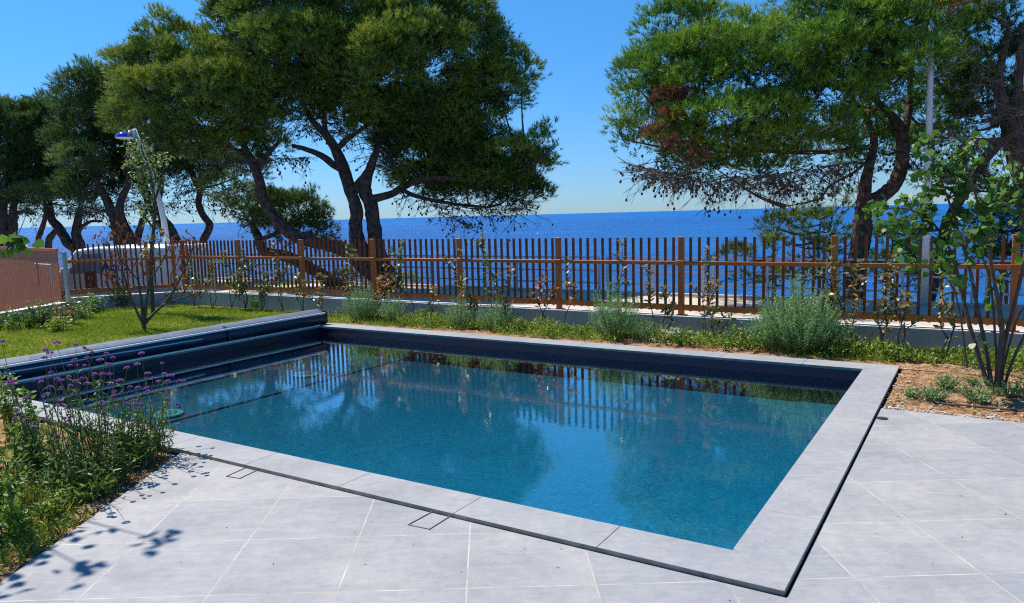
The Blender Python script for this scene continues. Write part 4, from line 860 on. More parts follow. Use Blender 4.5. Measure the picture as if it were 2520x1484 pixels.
judas_tree('multi stemmed judas tree with round green leaves in the bare soil at right', bj, bj[1],
  [[(2432, 950, 13), (2405, 870, 12), (2385, 800, 11), (2368, 730, 10), (2352, 660, 8), (2330, 600, 6), (2285, 540, 5), (2220, 512, 4), (2150, 520, 2.5)],
   [(2440, 952, 11), (2425, 860, 10), (2405, 760, 9), (2385, 660, 8), (2355, 560, 6), (2325, 470, 5), (2295, 400, 3.5), (2285, 355, 2.5)],
   [(2452, 955, 15), (2458, 880, 14), (2466, 820, 13), (2455, 740, 10), (2440, 660, 8), (2425, 570, 6), (2400, 480, 5), (2375, 400, 3)],
   [(2462, 955, 10), (2470, 850, 10), (2492, 760, 9), (2512, 680, 8), (2525, 600, 6), (2500, 500, 4), (2490, 400, 3)],
   [(2470, 955, 8), (2490, 890, 7), (2530, 800, 6), (2560, 700, 4)], [(2458, 800, 6), (2440, 720, 5), (2420, 640, 4)], [(2470, 830, 6), (2500, 790, 5), (2530, 745, 4)],
   [(2385, 790, 5), (2350, 720, 4), (2300, 670, 3), (2240, 640, 2.5)]],
  [(2285, 355, 38), (2330, 385, 38), (2300, 415, 34), (2395, 345, 22), (2420, 350, 18), (2350, 395, 26), (2385, 420, 30), (2250, 450, 34), (2300, 470, 42), (2360, 470, 44), (2430, 400, 20), (2240, 490, 34), (2190, 515, 36), (2145, 515, 26), (2290, 520, 44), (2350, 540, 48), (2410, 500, 40), (2440, 455, 26), (2200, 555, 34), (2260, 570, 40), (2320, 600, 50), (2380, 590, 46), (2300, 650, 36), (2250, 640, 30), (2360, 655, 40), (2440, 560, 34), (2420, 620, 34), (2480, 510, 34), (2495, 400, 26), (2515, 430, 24), (2500, 470, 26), (2465, 385, 14), (2515, 540, 24), (2485, 600, 26), (2515, 640, 30), (2460, 690, 22), (2440, 740, 20), (2370, 700, 26), (2250, 660, 20), (2200, 600, 24), (2400, 830, 10), (2470, 800, 12), (2225, 610, 20)], 46, .072)
# its twin just off the left edge: one leafy tip shows, and its high branches shade the terrace corner
def left_judas():
    base = np.array([-4.9, 5.6, -.04]); t = thing('judas_tree', 'judas tree at the left photo edge with one round leafed branch tip showing', 'tree', base); mb = MB()
    tip = at(38, 600, 5.6)
    def pt(x, y, h): return np.array([x, y, h])
    hz = math.tan(SUN_EL)
    ends = []
    for (gx, gy, h, nl, rr) in ((-1.98, 3.98, 3.9, 13, .13), (-2.22, 3.66, 3.6, 12, .12), (-2.62, 3.70, 2.95, 26, .20), (-2.75, 3.95, 3.0, 14, .15), (-2.55, 4.08, 3.05, 12, .13), (-2.75, 3.28, 2.8, 30, .18), (-2.5, 3.3, 2.8, 16, .14), (-3.0, 3.62, 2.9, 16, .16), (-2.9, 3.1, 2.8, 18, .2)):
        k = h/hz/math.hypot(sx, sy); ends.append((np.array([gx+sx*k, gy+sy*k, h]), nl, rr))
    cs, ds = [], []
    for e, nl, rr in ends:
        a, b = smooth_path([base, base*.75+e*.25+np.array([0, 0, .7]), base*.35+e*.65+np.array([0, 0, .35]), e], [.022, .016, .010, .004]); mb.tube(a, b, 6, .08)
        for _ in range(nl): cs.append(e+rng.normal(0, rr*.6, 3)); ds.append(unit(rand_dirs(1)+np.array([[0, 0, -.2]]))[0])
    a, b = smooth_path([base, base+np.array([.25, -.1, .7]), tip+np.array([-.14, 0, -.10]), tip], [.018, .012, .006, .003]); mb.tube(a, b, 6, .05)
    a, b = smooth_path([tip+np.array([-.12, 0, -.09]), tip+np.array([.03, 0, .08]), tip+np.array([.09, .02, .22])], [.004, .003, .002]); mb.tube(a, b, 5)
    for _ in range(24): cs.append(tip+rng.normal(0, 1, 3)*np.array([.06, .05, .032])); ds.append(unit(rand_dirs(1)+np.array([[.3, 0, .2]]))[0])
    mb.build('trunk', 'stem', t); n = len(cs); ln = rng.uniform(.06, .10, n); v, ti, k = leaves(np.array(cs), np.array(ds), ln, ln*1.02, rng.normal(.62, .2, n), .22, .15, 'round'); tri_mesh('foliage', v, k, ti, 'judas', t)
left_judas()
# --- dying shrub with rust-red leaves on the lawn
def dead_shrub():
    b = gnd(355, 812, -.05); D = b[1]; t = thing('dead_shrub', 'bare branched shrub with drooping rust red dead leaves on the lawn', 'shrub', b); tips = []; mb = MB()
    P_ = [[(355, 812, 11), (352, 795, 10), (338, 770, 6), (318, 720, 5), (300, 660, 4), (285, 600, 3), (280, 575, 2)], [(353, 797, 9), (348, 740, 6), (340, 690, 5), (335, 630, 4), (330, 590, 2.5)], [(354, 797, 10), (362, 730, 7), (368, 680, 5), (372, 640, 4), (380, 590, 2.5)], [(356, 796, 10), (375, 775, 7), (405, 745, 6), (430, 710, 5), (455, 660, 4), (470, 620, 3), (480, 590, 2)], [(400, 750, 4), (440, 735, 4), (480, 725, 3), (495, 735, 2)], [(338, 770, 4), (320, 740, 3), (285, 700, 3), (250, 670, 2)], [(320, 725, 3), (290, 705, 3), (275, 640, 2), (262, 590, 2)], [(368, 690, 4), (395, 650, 3), (415, 610, 2), (420, 585, 2)], [(340, 690, 3), (310, 650, 3), (300, 590, 2), (290, 560, 1.5)], [(430, 715, 3), (420, 680, 3), (440, 640, 2), (450, 600, 1.5)]]
    nodes = []
    for k, pth in enumerate(P_):
        dd = random.uniform(-.35, .35); a, b2 = smooth_path([at(q[0], q[1], D+dd*i/len(pth)) if i else (at(q[0], q[1], D) if k else np.array(b)) for i, q in enumerate(pth)], [q[2]/2/F*D for q in pth]); mb.tube(a, b2, 6, .08); nodes += a[len(a)//2:]
    cs, ds = [], []
    for _ in range(150):
        p = random.choice(nodes); e = p+np.array([random.uniform(-.16, .16), random.uniform(-.14, .14), random.uniform(-.02, .2)]); mb.tube([p, (p+e)/2+np.array([0, 0, .02]), e], [.004, .003, .002], 4, cap=False)
        for _2 in range(random.choice((1, 2, 4, 6))): cs.append(e+rng.normal(0, .014, 3)); d = rand_dirs(1)[0]*.6+np.array([0, 0, -.9]); ds.append(d/np.linalg.norm(d))
    mb.build('branches', 'stem', t); n = len(cs); v, ti, k = leaves(np.array(cs), np.array(ds), rng.uniform(.06, .10, n), rng.uniform(.02, .034, n), rng.normal(.55, .25, n), .5, .15); tri_mesh('dead_leaves', v, k, ti, 'deadleaf', t)
dead_shrub()
# --- slender pale-leaved sapling behind it
def sapling():
    b = gnd(377, 772, -.05); D = b[1]; t = thing('sapling', 'slender young tree with pale small leaves rising in front of the street lamp', 'tree', b); mb = MB(); nodes = []
    for pth in ([(377, 772, 11), (374, 720, 10), (372, 660, 9), (374, 600, 9), (380, 540, 8), (378, 480, 7), (368, 420, 5), (350, 370, 3.5), (345, 345, 2)], [(378, 500, 7), (395, 450, 5), (405, 400, 3)], [(374, 450, 5), (345, 420, 4), (318, 385, 2.5)], [(376, 560, 5), (355, 530, 4), (345, 500, 2.5)]):
        a, b2 = smooth_path([at(q[0], q[1], D) for q in pth] if pth[0][1] < 770 else [np.array(b)]+[at(q[0], q[1], D) for q in pth[1:]], [q[2]/2/F*D for q in pth]); mb.tube(a, b2, 7, .1); nodes += a
    cs, ds = [], []
    for (x, y, r, n) in ((330, 355, 28, 90), (350, 385, 32, 150), (325, 395, 28, 110), (365, 420, 34, 170), (395, 395, 24, 90), (345, 430, 26, 90), (385, 455, 24, 90), (355, 470, 22, 60), (372, 500, 18, 50), (345, 515, 16, 36), (365, 540, 20, 50), (390, 565, 16, 36), (375, 590, 18, 40), (360, 620, 14, 30), (390, 640, 14, 26)):
        for _ in range(n): q = rng.normal(0, .5, 2); cs.append(at(x+q[0]*r, y+q[1]*r, D+rng.normal(0, .16))); ds.append(unit(rand_dirs(1)+np.array([[0, 0, .1]]))[0])
        c = at(x, y, D); n0 = min(nodes, key=lambda z: np.linalg.norm(z-c)); mb.tube([n0, (n0+c)/2+np.array([0, 0, .03]), c], [.008, .005, .003], 4, cap=False)
    mb.build('trunk', 'stem', t); n = len(cs); v, ti, k = leaves(np.array(cs), np.array(ds), rng.uniform(.06, .10, n), rng.uniform(.03, .05, n), rng.normal(.5, .2, n), .25, .1); tri_mesh('foliage', v, k, ti, 'paleleaf', t)
sapling()
# --- leggy shrubs along the wall
def leggy(label, px, h, tint, u=6.42, nst=2, ll=.085, m='photinia', spread=.12, group='leggy young hedge shrubs along the fence'):
    q, v, _ = on_u(px, 760, u); b = np.array(P(u, v, -.04)); t = thing('hedge_shrub', label, 'shrub', b, group); ss = []
    for k in range(nst):
        hh = h*(1 if k == 0 else random.uniform(.45, .85)); e = b+np.array([random.uniform(-1, 1)*spread, random.uniform(-1, 1)*spread, hh]); s = wander(b, e, 4, .05); ss.append(s)
        for _ in range(2 if hh > .5 else 1):
            i = random.choice((2, 3)); a = s[i]; ss.append(wander(a, a+np.array([random.uniform(-.16, .16), random.uniform(-.12, .12), random.uniform(.08, .22)]), 2, .05))
    stems_leaves(t, ss, 'stem', m, .055, ll, ll*.45, tint, start=.35, bunch=1, sw=(.009, .004), tipfull=3)
LG = [(478, 1.0, .3, 2, 'yellow green hedge shrub at the left corner of the sea fence'), (522, .95, .42, 2, 'hedge shrub with olive leaf head just right of the fence corner'), (570, 1.15, .3, 2, 'tall narrow hedge shrub before the first post right of the corner'),
      (603, 1.2, .22, 4, 'bushy green hedge shrub growing past the mid rail left of the leaning pine'), (645, .85, .4, 3, 'low leafy hedge shrub right of the bushy green one'), (700, 1.3, .45, 2, 'tall sparse hedge shrub in line with the low dark pine'), (745, .75, .5, 2, 'short hedge shrub at the far end of the pool cover'), (790, .7, .55, 2, 'short spreading hedge shrub just behind the end of the pool cover'),
      (862, 1.3, .5, 2, 'tall hedge shrub left of the twin trunked pine base'), (935, .7, .72, 2, 'short bronze hedge shrub below the twin trunked pine'), (957, .95, .78, 2, 'bronze leaved hedge shrub right of the twin trunked pine'), (1008, 1.35, .36, 1, 'thin tall hedge shrub with pale tuft of leaves above the mid rail'),
      (1062, .5, .6, 2, 'very short hedge shrub between two grey green bushes'), (1128, 1.2, .5, 1, 'thin hedge shrub climbing the post in the middle of the fence'), (1165, .65, .8, 3, 'low rusty red hedge shrub cluster left of the tallest hedge shrub'), (1208, 1.5, .25, 2, 'tallest hedge shrub reaching above the pickets'), (1245, .95, .85, 2, 'red leaved hedge shrub right of the tallest hedge shrub'),
      (1345, .95, .9, 2, 'brightest red hedge shrub left of a fence post'), (1388, 1.1, .7, 1, 'thin bronze hedge shrub just right of a fence post'), (1512, 1.35, .4, 1, 'tall hedge shrub rising out of the middle grey green bush'), (1608, 1.0, .6, 1, 'bare thin hedge shrub left of the post near the lit paving'),
      (1640, .7, .5, 2, 'short hedge shrub leaning across the foot of a post'), (1735, 1.25, .62, 2, 'yellow and bronze hedge shrub beside white flowers'), (1758, .45, .45, 3, 'low yellow hedge shrub next to white flowers'), (2032, 1.25, .38, 2, 'bright yellow leaved hedge shrub at the post behind the largest grey green bush'), (2105, 1.1, .62, 2, 'bronze hedge shrub right of the largest grey green bush'),
      (2178, 1.15, .5, 3, 'hedge shrub with yellow leaves in line with the big right pine'), (2225, .8, .5, 2, 'hedge shrub with drooping yellow leaves left of the white pole'), (2330, .95, .42, 2, 'thin hedge shrub in the bare soil left of the judas tree')]
for px, h, ti, ns, lab in LG: leggy(lab, px, h, (ti, .16), nst=ns, ll=.105)
# --- grey-green bushes
def grey_bush(label, px, r, h, u=6.2, n=150, upper=0):
    q, v, _ = on_u(px, 780, u); b = np.array(P(u, v, -.04)); t = thing('grey_green_bush', label, 'bush', b, 'grey green feathery bushes along the wall'); mb = MB(); cs, ds, ti = [], [], []
    for k in range(n):
        a = random.uniform(0, 6.283); rr = r*math.sqrt(random.random()); hh = h*(1-.45*(rr/r)**2)*random.uniform(.6, 1.05)*(1.35 if random.random() < upper else 1)
        p0 = b+np.array([math.cos(a)*rr*.45, math.sin(a)*rr*.45, 0]); p1 = b+np.array([math.cos(a)*rr, math.sin(a)*rr, hh]); mid = (p0+p1)/2+np.array([0, 0, hh*.12])
        for f in np.linspace(.25, 1, max(5, int(hh/.028))):
            p = p0*(1-f)**2+2*mid*f*(1-f)+p1*f*f
            for _ in range(3): cs.append(p); d = rand_dirs(1)[0]+np.array([0, 0, .6]); ds.append(d); ti.append(.25+.4*f+random.uniform(-.15, .2))
        if k % 3 == 0: mb.tube([p0, mid*.5+(p0+p1)*.25, p1], [.003, .002, .0015], 3, cap=False)
    mb.build('stems', 'gstem', t); n = len(cs); v_, tt, k = leaves(np.array(cs), unit(np.array(ds)), rng.uniform(.018, .04, n), rng.uniform(.005, .009, n), np.array(ti), .2, 0); tri_mesh('foliage', v_, k, tt, 'santolina', t)
for px, r, h, n, up, lab in [(893, .36, .60, 190, .15, 'feathery grey green bush nearest the end of the pool cover'), (968, .28, .45, 120, .1, 'small feathery bush right of the one nearest the pool cover'), (1132, .30, .46, 130, .1, 'small feathery bush in line with the middle fence post'), (1222, .34, .50, 150, .1, 'feathery bush under the tallest hedge shrub'),
                        (1512, .42, .62, 230, .3, 'tall feathery bush left of the lit paving'), (1585, .26, .34, 100, 0, 'low feathery bush leaning against the tall one left of the lit paving'), (1905, .40, .55, 210, .3, 'feathery bush against the left side of the largest one'), (1968, .55, .72, 420, .35, 'largest feathery grey green bush overhanging the far coping'), (2040, .34, .5, 140, .2, 'feathery bush against the right side of the largest one')]: grey_bush(lab, px, r, h, 6.15, n, up)
# --- leafy weeds, each a clump of short stems
def weed(label, b, r, h, m='weedleaf', n=16, ll=.05, tint=(.5, .2), group=None, name='weed_clump', lw=.4, flowers=0):
    t = thing(name, label, 'weed', b, group); ss = []
    for _ in range(n):
        a = random.uniform(0, 6.283); q = r*random.uniform(.2, 1); e = np.array(b)+np.array([math.cos(a)*q, math.sin(a)*q, h*random.uniform(.5, 1.05)]); ss.append(wander(np.array(b)+(e-np.array(b))*np.array([.35, .35, 0]), e, 3, .06))
    stems_leaves(t, ss, 'gstem', m, ll*.55, ll, ll*lw, tint, start=.12, sw=(.004, .002), seg=4, bunch=1)
    if flowers:
        c = np.array(b)+rng.normal(0, .5, (flowers, 3))*np.array([r, r, 0])+np.array([0, 0, h]); mb = []
        v, ti, k = leaves(np.repeat(c, 6, 0), rand_dirs(flowers*6), np.full(flowers*6, .03), np.full(flowers*6, .022), rng.uniform(.3, 1, flowers*6)); tri_mesh('flowers', v, k, ti, 'whitepetal', t)
def onu(px, u): q, v, _ = on_u(px, 800, u); return np.array(P(u, v, -.04))
WD = [(835, .3, .16, 'greenleaf', 'low green weed clump just right of the end of the pool cover'), (1010, .3, .2, 'weedleaf', 'yellow green weed clump between the second and third feathery bushes'), (1065, .34, .2, 'weedleaf', 'bright yellow green weed clump left of the middle fence post'), (1180, .25, .14, 'greenleaf', 'small weed clump between the two middle feathery bushes'), (1290, .36, .24, 'weedleaf', 'weed clump right of the tallest hedge shrub'), (1345, .34, .26, 'weedleaf', 'weed clump under the brightest red hedge shrub'), (1415, .36, .24, 'greenleaf', 'weed clump left of the tall feathery bush'), (1640, .34, .2, 'greenleaf', 'strappy weed clump at the foot of a post'), (1700, .36, .22, 'weedleaf', 'yellow green weed clump below the yellow hedge shrub'), (1790, .40, .26, 'greenleaf', 'weed clump right of the white flowers'), (1840, .36, .28, 'weedleaf', 'weed clump left of the largest feathery bush'), (2090, .4, .26, 'weedleaf', 'weed clump right of the largest feathery bush'), (2150, .36, .24, 'weedleaf', 'yellowish weed clump behind the far right corner of the coping'), (2210, .3, .2, 'greenleaf', 'weed clump against the wall left of the thin hedge shrub'), (2275, .24, .14, 'weedleaf', 'small weed clump near the thin hedge shrub'), (2400, .3, .2, 'greenleaf', 'weed clump against the wall behind the judas tree'), (2480, .34, .24, 'greenleaf', 'weed clump against the wall at the right photo edge')]
for px, r, h, m, lab in WD: weed(lab, onu(px, 6.05 if px > 900 else 6.3), r, h, m, 22, .05, (.5, .2), 'weed clumps along the wall')
weed('weed clump topped with small white flowers', onu(1672, 6.0), .25, .2, 'greenleaf', 16, .045, (.5, .2), 'weed clumps along the wall', flowers=14)
for x, y, r, h, lab in [(2290, 985, .20, .14, 'grey green tuft in the bare soil nearest the corner of the coping'), (2332, 958, .13, .15, 'upright tuft in the bare soil between the coping and the judas tree'), (2408, 992, .16, .16, 'grey green tuft in the bare soil nearest the terrace edge'), (2478, 972, .22, .15, 'dense grey green tuft at the foot of the judas tree'), (2245, 978, .1, .08, 'smallest tuft in the bare soil beside the coping'), (2395, 948, .1, .07, 'tiny tuft left of the judas tree stems')]:
    weed(lab, gnd(x, y, -.035), r, h, 'santolina', 34, .035, (.5, .2), 'tufts in the bare soil at right', 'soil_tuft', .3)
# --- shrubs at the foot of the left wall
for x, y, r, h, m, ti, lab in [(10, 815, .5, .42, 'greenleaf', .25, 'dark leafy bush at the far left below the wire mesh fence'), (62, 812, .4, .40, 'greenleaf', .35, 'dark leafy bush second from the left below the wire mesh fence'), (110, 806, .28, .5, 'paleleaf', .2, 'upright leafy bush below the middle of the wire mesh fence'), (168, 800, .3, .5, 'photinia', .5, 'leafy bush with orange tips below the pale fence post'), (205, 785, .3, .3, 'greenleaf', .5, 'low leafy bush right of the pale fence post'), (148, 815, .25, .25, 'weedleaf', .6, 'pale low bush in front of the one with orange tips'), (232, 770, .3, .42, 'greenleaf', .6, 'light green bush below the left part of the van'), (300, 757, .28, .5, 'photinia', .3, 'thin leafy bush behind the dead shrub on the left'), (425, 748, .26, .35, 'greenleaf', .4, 'low leafy bush in the corner of the wall'), (640, 758, .3, .3, 'greenleaf', .35, 'low leafy bush at the wall left of the pool cover end'), (590, 750, .26, .3, 'greenleaf', .45, 'small leafy bush at the wall near the lawn edge')]:
    weed(lab, gnd(x, y, -.05), r, h, m, 26, .07, (ti, .18), 'leafy bushes around the lawn', 'leafy_bush', .4)
# --- purple verbena in the left bed
HEADS = [(15,150,9),(395,160,14),(530,175,11),(320,210,9),(350,230,12),(310,265,8),(590,195,3),(645,228,4),(745,235,5),(790,265,6),(990,235,11),(610,265,6),(520,280,8),(490,320,8),(545,320,4),(590,320,5),(700,280,13),(745,310,8),(765,312,7),(960,310,11),(888,335,9),(1135,305,4),(360,370,12),(325,400,8),(400,415,9),(430,425,8),(260,420,6),(288,435,5),(480,400,8),(530,430,9),(572,410,5),(605,445,8),(660,380,9),(715,380,10),(765,380,9),(840,425,14),(800,430,9),(700,430,10),(775,450,7),(1035,375,11),(1070,410,8),(1150,378,6),(1195,390,12),(1175,430,9),(1110,430,7),(1250,428,6),(1287,428,6),(1180,490,7),(1230,505,9),(965,475,9),(910,470,6),(1030,475,8),(1035,500,8),(350,470,12),(430,475,8),(495,460,8),(535,490,9),(452,515,6),(330,520,8),(310,530,7),(420,570,13),(400,600,9),(690,525,9),(800,505,8),(800,530,7),(510,540,6),(935,565,7),(890,590,6),(950,590,7),(990,590,5),(855,580,6),(710,575,8),(715,595,6),(180,550,9),(205,552,6),(150,600,4),(320,610,8),(470,620,7),(130,660,7),(115,635,6),(80,450,15),(60,435,10),(95,430,9),(950,640,7),(725,655,8),(1245,590,5),(1255,610,5),(1180,560,5),(1265,715,4),(1075,745,7),(1135,765,4),(925,705,5),(450,690,7),(495,680,6),(475,710,9),(235,750,9),(105,690,6),(190,700,6),(370,815,7),(400,815,5),(830,780,5),(1030,820,6),(465,1050,11),(110,960,5)]
VB = [((95, 1175), 'leftmost purple verbena clump with one big flower head at the photo edge'), ((170, 1195), 'purple verbena clump carrying the highest flower heads over the lawn'), ((222, 1165), 'purple verbena clump just left of the middle of the flower bed'), ((275, 1150), 'purple verbena clump with reddish heads in front of the pool cover'), ((325, 1140), 'purple verbena clump nearest the paving at the tip of the bed'), ((375, 1125), 'purple verbena clump leaning right over the front coping and the pool')]
def verbenas():
    assign = [[] for _ in VB]; bx = [30, 120, 195, 260, 320, 395]
    for (x, y, r) in HEADS:
        px, py = x*.3514, 787.2+y*.3514; assign[min(range(6), key=lambda i: abs(bx[i]-px)+random.uniform(0, 30))].append((px, py, r*.3514*1.35))
    for ((bx_, by_), lab), hs_ in zip(VB, assign):
        b0 = gnd(bx_, by_, -.045); t = thing('verbena_plant', lab, 'flower', b0, 'purple verbena in the left bed'); mb = MB(); cs, ds = [], []
        for (px, py, r) in hs_:
            D = b0[1]+random.uniform(-.35, .35); h = at(px, py, D); f = b0+np.array([random.uniform(-.12, .12), random.uniform(-.10, .10), 0]); mid = f*.45+h*.55+np.array([random.uniform(-.05, .05), 0, .06+random.uniform(-.03, .05)])
            a, b = smooth_path([f, mid, h-np.array([0, 0, .01])], [.0032, .0026, .0016], 7); mb.tube(a, b, 4, 0, cap=False)
            for q in (6, 8, 10, 11, 12, 13):
                for sgn in (-1, 1):
                    if random.random() < .55: cs.append(a[min(q, len(a)-1)-4]); d = rand_dirs(1)[0]*.8+np.array([sgn*.5, 0, .35]); ds.append(d/np.linalg.norm(d))
            R = r/F*D; n = int(60+R*2600); dd = rand_dirs(n); dd[:, 2] = np.abs(dd[:, 2])*.9-.25
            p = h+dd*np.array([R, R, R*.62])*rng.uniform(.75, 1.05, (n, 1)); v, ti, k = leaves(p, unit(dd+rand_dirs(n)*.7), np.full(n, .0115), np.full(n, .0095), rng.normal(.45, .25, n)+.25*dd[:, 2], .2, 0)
            o = tri_mesh('flower_head', v, k, ti, 'purple', t)
            if R > .024 and random.random() < .7:             # side stalk with a small second head
                e = a[-4]; e2 = h+np.array([random.uniform(-.06, .06), random.uniform(-.03, .03), -random.uniform(.0, .05)]); mb.tube([e, (e+e2)/2+np.array([0, 0, -.01]), e2], [.002, .0016, .0012], 3, cap=False); n = 40; dd = rand_dirs(n); r2 = R*.42
                v, ti, k = leaves(e2+dd*np.array([r2, r2, r2*.7]), unit(dd+rand_dirs(n)*.7), np.full(n, .011), np.full(n, .009), rng.normal(.4, .25, n), .2, 0); tri_mesh('flower_head', v, k, ti, 'purple', t)
        # leafy lower growth
        for _ in range(24):
            f = b0+np.array([random.uniform(-.16, .16), random.uniform(-.13, .13), 0]); e = f+np.array([random.uniform(-.20, .26), random.uniform(-.16, .16), random.uniform(.15, .42)]); a, b = smooth_path(wander(f, e, 3, .06), [.003, .0026, .002, .0015], 4); mb.tube(a, b, 4, 0, cap=False)
            for p in a[2:]:
                for _2 in range(2): cs.append(p); d = rand_dirs(1)[0]*.7+np.array([0, 0, .35]); ds.append(d/np.linalg.norm(d))
        mb.build('stems', 'gstem', t); n = len(cs); v, ti, k = leaves(np.array(cs), np.array(ds), rng.uniform(.03, .075, n), rng.uniform(.007, .014, n), rng.normal(.45, .22, n), .3, .3); tri_mesh('foliage', v, k, ti, 'verbleaf', t)
verbenas()
# leafy weeds around the verbena
BW = [(20, 1090, .14, .62, 'greenleaf', .65, 'tall leafy weed with broad bright leaves at the left edge of the bed'), (75, 1130, .12, .55, 'greenleaf', .6, 'tall leafy weed second from the left edge of the bed'), (30, 1180, .18, .5, 'greenleaf', .6, 'dense weed at the left edge below the bare soil patch'), (110, 1170, .16, .42, 'greenleaf', .4, 'bushy weed under the highest verbena heads'), (180, 1180, .18, .36, 'verbleaf', .5, 'dark fine weed in the middle of the bed'), (150, 1235, .16, .30, 'verbleaf', .6, 'fine leaved weed left of the bark chips'), (235, 1215, .2, .34, 'verbleaf', .45, 'fine leaved weed in the middle of the bed near the paving'), (300, 1190, .18, .32, 'verbleaf', .45, 'fine leaved weed close to the paving edge'), (350, 1150, .16, .34, 'verbleaf', .3, 'dark dense weed at the tip of the bed by the coping'), (20, 1260, .2, .36, 'greenleaf', .5, 'leafy weed low on the left photo edge'), (10, 1330, .16, .32, 'greenleaf', .6, 'leafy weed lowest on the left photo edge'), (75, 1300, .14, .22, 'weedleaf', .4, 'yellowish low weed near the lower left paving edge'), (130, 1280, .13, .2, 'weedleaf', .5, 'small yellow green weed beside the dead bark'), (205, 1240, .13, .2, 'weedleaf', .6, 'small bright weed at the paving edge'), (270, 1215, .12, .16, 'weedleaf', .5, 'tiny bright weed overhanging the paving edge')]
for x, y, r, h, m, ti, lab in BW: weed(lab, gnd(x, y, -.045), r, h, m, 13, .055, (ti, .2), 'leafy weeds among the verbena', 'leafy_weed', .3 if m != 'greenleaf' else .5)

# --- grass blades, ground cover, pebbles: what nobody could count
def blades(name, pts, h, wd, m, lean=.5, tint=(.5, .2)):
    n = len(pts); d = unit(rng.normal(0, lean, (n, 3))*np.array([1, 1, .2])+np.array([0, 0, 1.])); a, _ = frames(d); L = (h*rng.uniform(.5, 1.3, n))[:, None]; W = (wd*rng.uniform(.7, 1.3, n))[:, None]
    bend = unit(rng.normal(size=(n, 3))*np.array([1, 1, .1]))*L*.35; mid = pts+d*L*.55; tip = pts+d*L*.95+bend
    v = np.stack([pts-a*W/2, pts+a*W/2, mid+a*W*.4+bend*.25, tip, mid-a*W*.4+bend*.25], 1).reshape(-1, 3); t = rng.normal(tint[0], tint[1], n) if np.isscalar(tint[0]) else tint[0]+rng.normal(0, tint[1], n)
    o = tri_mesh(name, v, 5, np.repeat(t, 5), m); o['kind'] = 'stuff'; return o
def in_poly(x, y, poly):
    r = np.zeros(len(x), bool); n = len(poly)
    for i in range(n):
        x0, y0 = poly[i][:2]; x1, y1 = poly[(i+1) % n][:2]; c = ((y0 > y) != (y1 > y)) & (x < (x1-x0)*(y-y0)/(y1-y0+1e-12)+x0); r ^= c
    return r
def vnoise(x, y, s, seed):
    g = np.random.default_rng(seed).random((64, 64)); X, Y = x*s % 63, y*s % 63; i, j = X.astype(int), Y.astype(int); f, q = X-i, Y-j; f = f*f*(3-2*f); q = q*q*(3-2*q)
    return g[i, j]*(1-f)*(1-q)+g[(i+1) % 64, j]*f*(1-q)+g[i, (j+1) % 64]*(1-f)*q+g[(i+1) % 64, (j+1) % 64]*f*q
lawn_poly = [P(-.5, 9.0), P(5.35, 9.0), P(5.75, 8.5), P(5.95, 6.8), P(6.5, 7.2), P(6.68, 14.15), C1+np.array([.15, -.2, 0]), C2+np.array([.15, 0, 0]), C2+LD*5]
def lawn_grass():
    xs = [p[0] for p in lawn_poly]; ys = [p[1] for p in lawn_poly]; n = 330000; x = rng.uniform(min(xs), max(xs), n); y = rng.uniform(min(ys), max(ys), n); k = in_poly(x, y, lawn_poly)
    dens = .35+.65*vnoise(x, y, 1.3, 3); k &= rng.random(n) < dens; x, y = x[k], y[k]
    near_wall = vnoise(x, y, .9, 5); dry = vnoise(x, y, .7, 9)*.6+vnoise(x, y, 2.6, 4)*.4
    blades('lawn_grass', np.stack([x, y, np.full(len(x), -.05)], 1), .035+.05*vnoise(x, y, 1.7, 8)**2, .0065, 'grass', .7, (.15+.75*dry**1.2, .14))
lawn_grass()
def strip():
    n = 26000; u = rng.beta(2.4, 1.7, n)*1.12+5.62; v = rng.uniform(-2.2, 9.0, n); x = N0[0]+U[0]*u+V[0]*v; y = N0[1]+U[1]*u+V[1]*v; k = vnoise(x, y, 1.1, 21)+.35*(u-5.6) > .52; x, y, u = x[k], y[k], u[k]; n = len(x)
    h = .03+.22*vnoise(x, y, 1.9, 22)**1.8; p = np.stack([x, y, -.04+h*rng.random(n)], 1); d = unit(rng.normal(0, .8, (n, 3))+np.array([0, 0, .5])); vv, ti, q = leaves(p, d, rng.uniform(.025, .055, n), rng.uniform(.01, .02, n), .3+.5*vnoise(x, y, 1.4, 23)+rng.normal(0, .15, n), .25, .15)
    o = tri_mesh('ground_cover', vv, q, ti, 'weedleaf'); o['kind'] = 'stuff'
    blades('wild_grass', np.stack([x, y, np.full(n, -.04)], 1)[::2], .12, .004, 'grass', .5, (.45, .25))
strip()
def left_bed():
    n = 15000; x = -2.60-rng.random(n)**1.15*2.4; y = rng.uniform(2.2, 5.5, n); k = (vnoise(x, y, 2.2, 31)+.25*(x < -2.75) > .55) & ~((x > -3.9) & (x < -2.75) & (y > 5.05)); x, y = x[k], y[k]; n = len(x)
    blades('wild_grass', np.stack([x, y, np.full(n, -.045)], 1), .11, .0045, 'grass', .6, (.35, .25))
    m = n//2; p = np.stack([x, y, -.045+.10*rng.random(n)**1.5], 1)[:m*2]; vv, ti, q = leaves(p, unit(rng.normal(0, .8, (m*2, 3))+np.array([0, 0, .4])), rng.uniform(.02, .05, m*2), rng.uniform(.006, .012, m*2), rng.normal(.45, .22, m*2), .3, .2); o = tri_mesh('ground_cover', vv, q, ti, 'verbleaf'); o['kind'] = 'stuff'
left_bed()
def right_bed():
    n = 2600; u = 3.75+rng.random(n)*2.6; v = -rng.random(n)*3.0; x = N0[0]+U[0]*u+V[0]*v; y = N0[1]+U[1]*u+V[1]*v; k = vnoise(x, y, 2.1, 41) > .62; x, y = x[k], y[k]; n = len(x)
    blades('wild_grass', np.stack([x, y, np.full(n, -.04)], 1), .07, .004, 'grass', .6, (.5, .25))
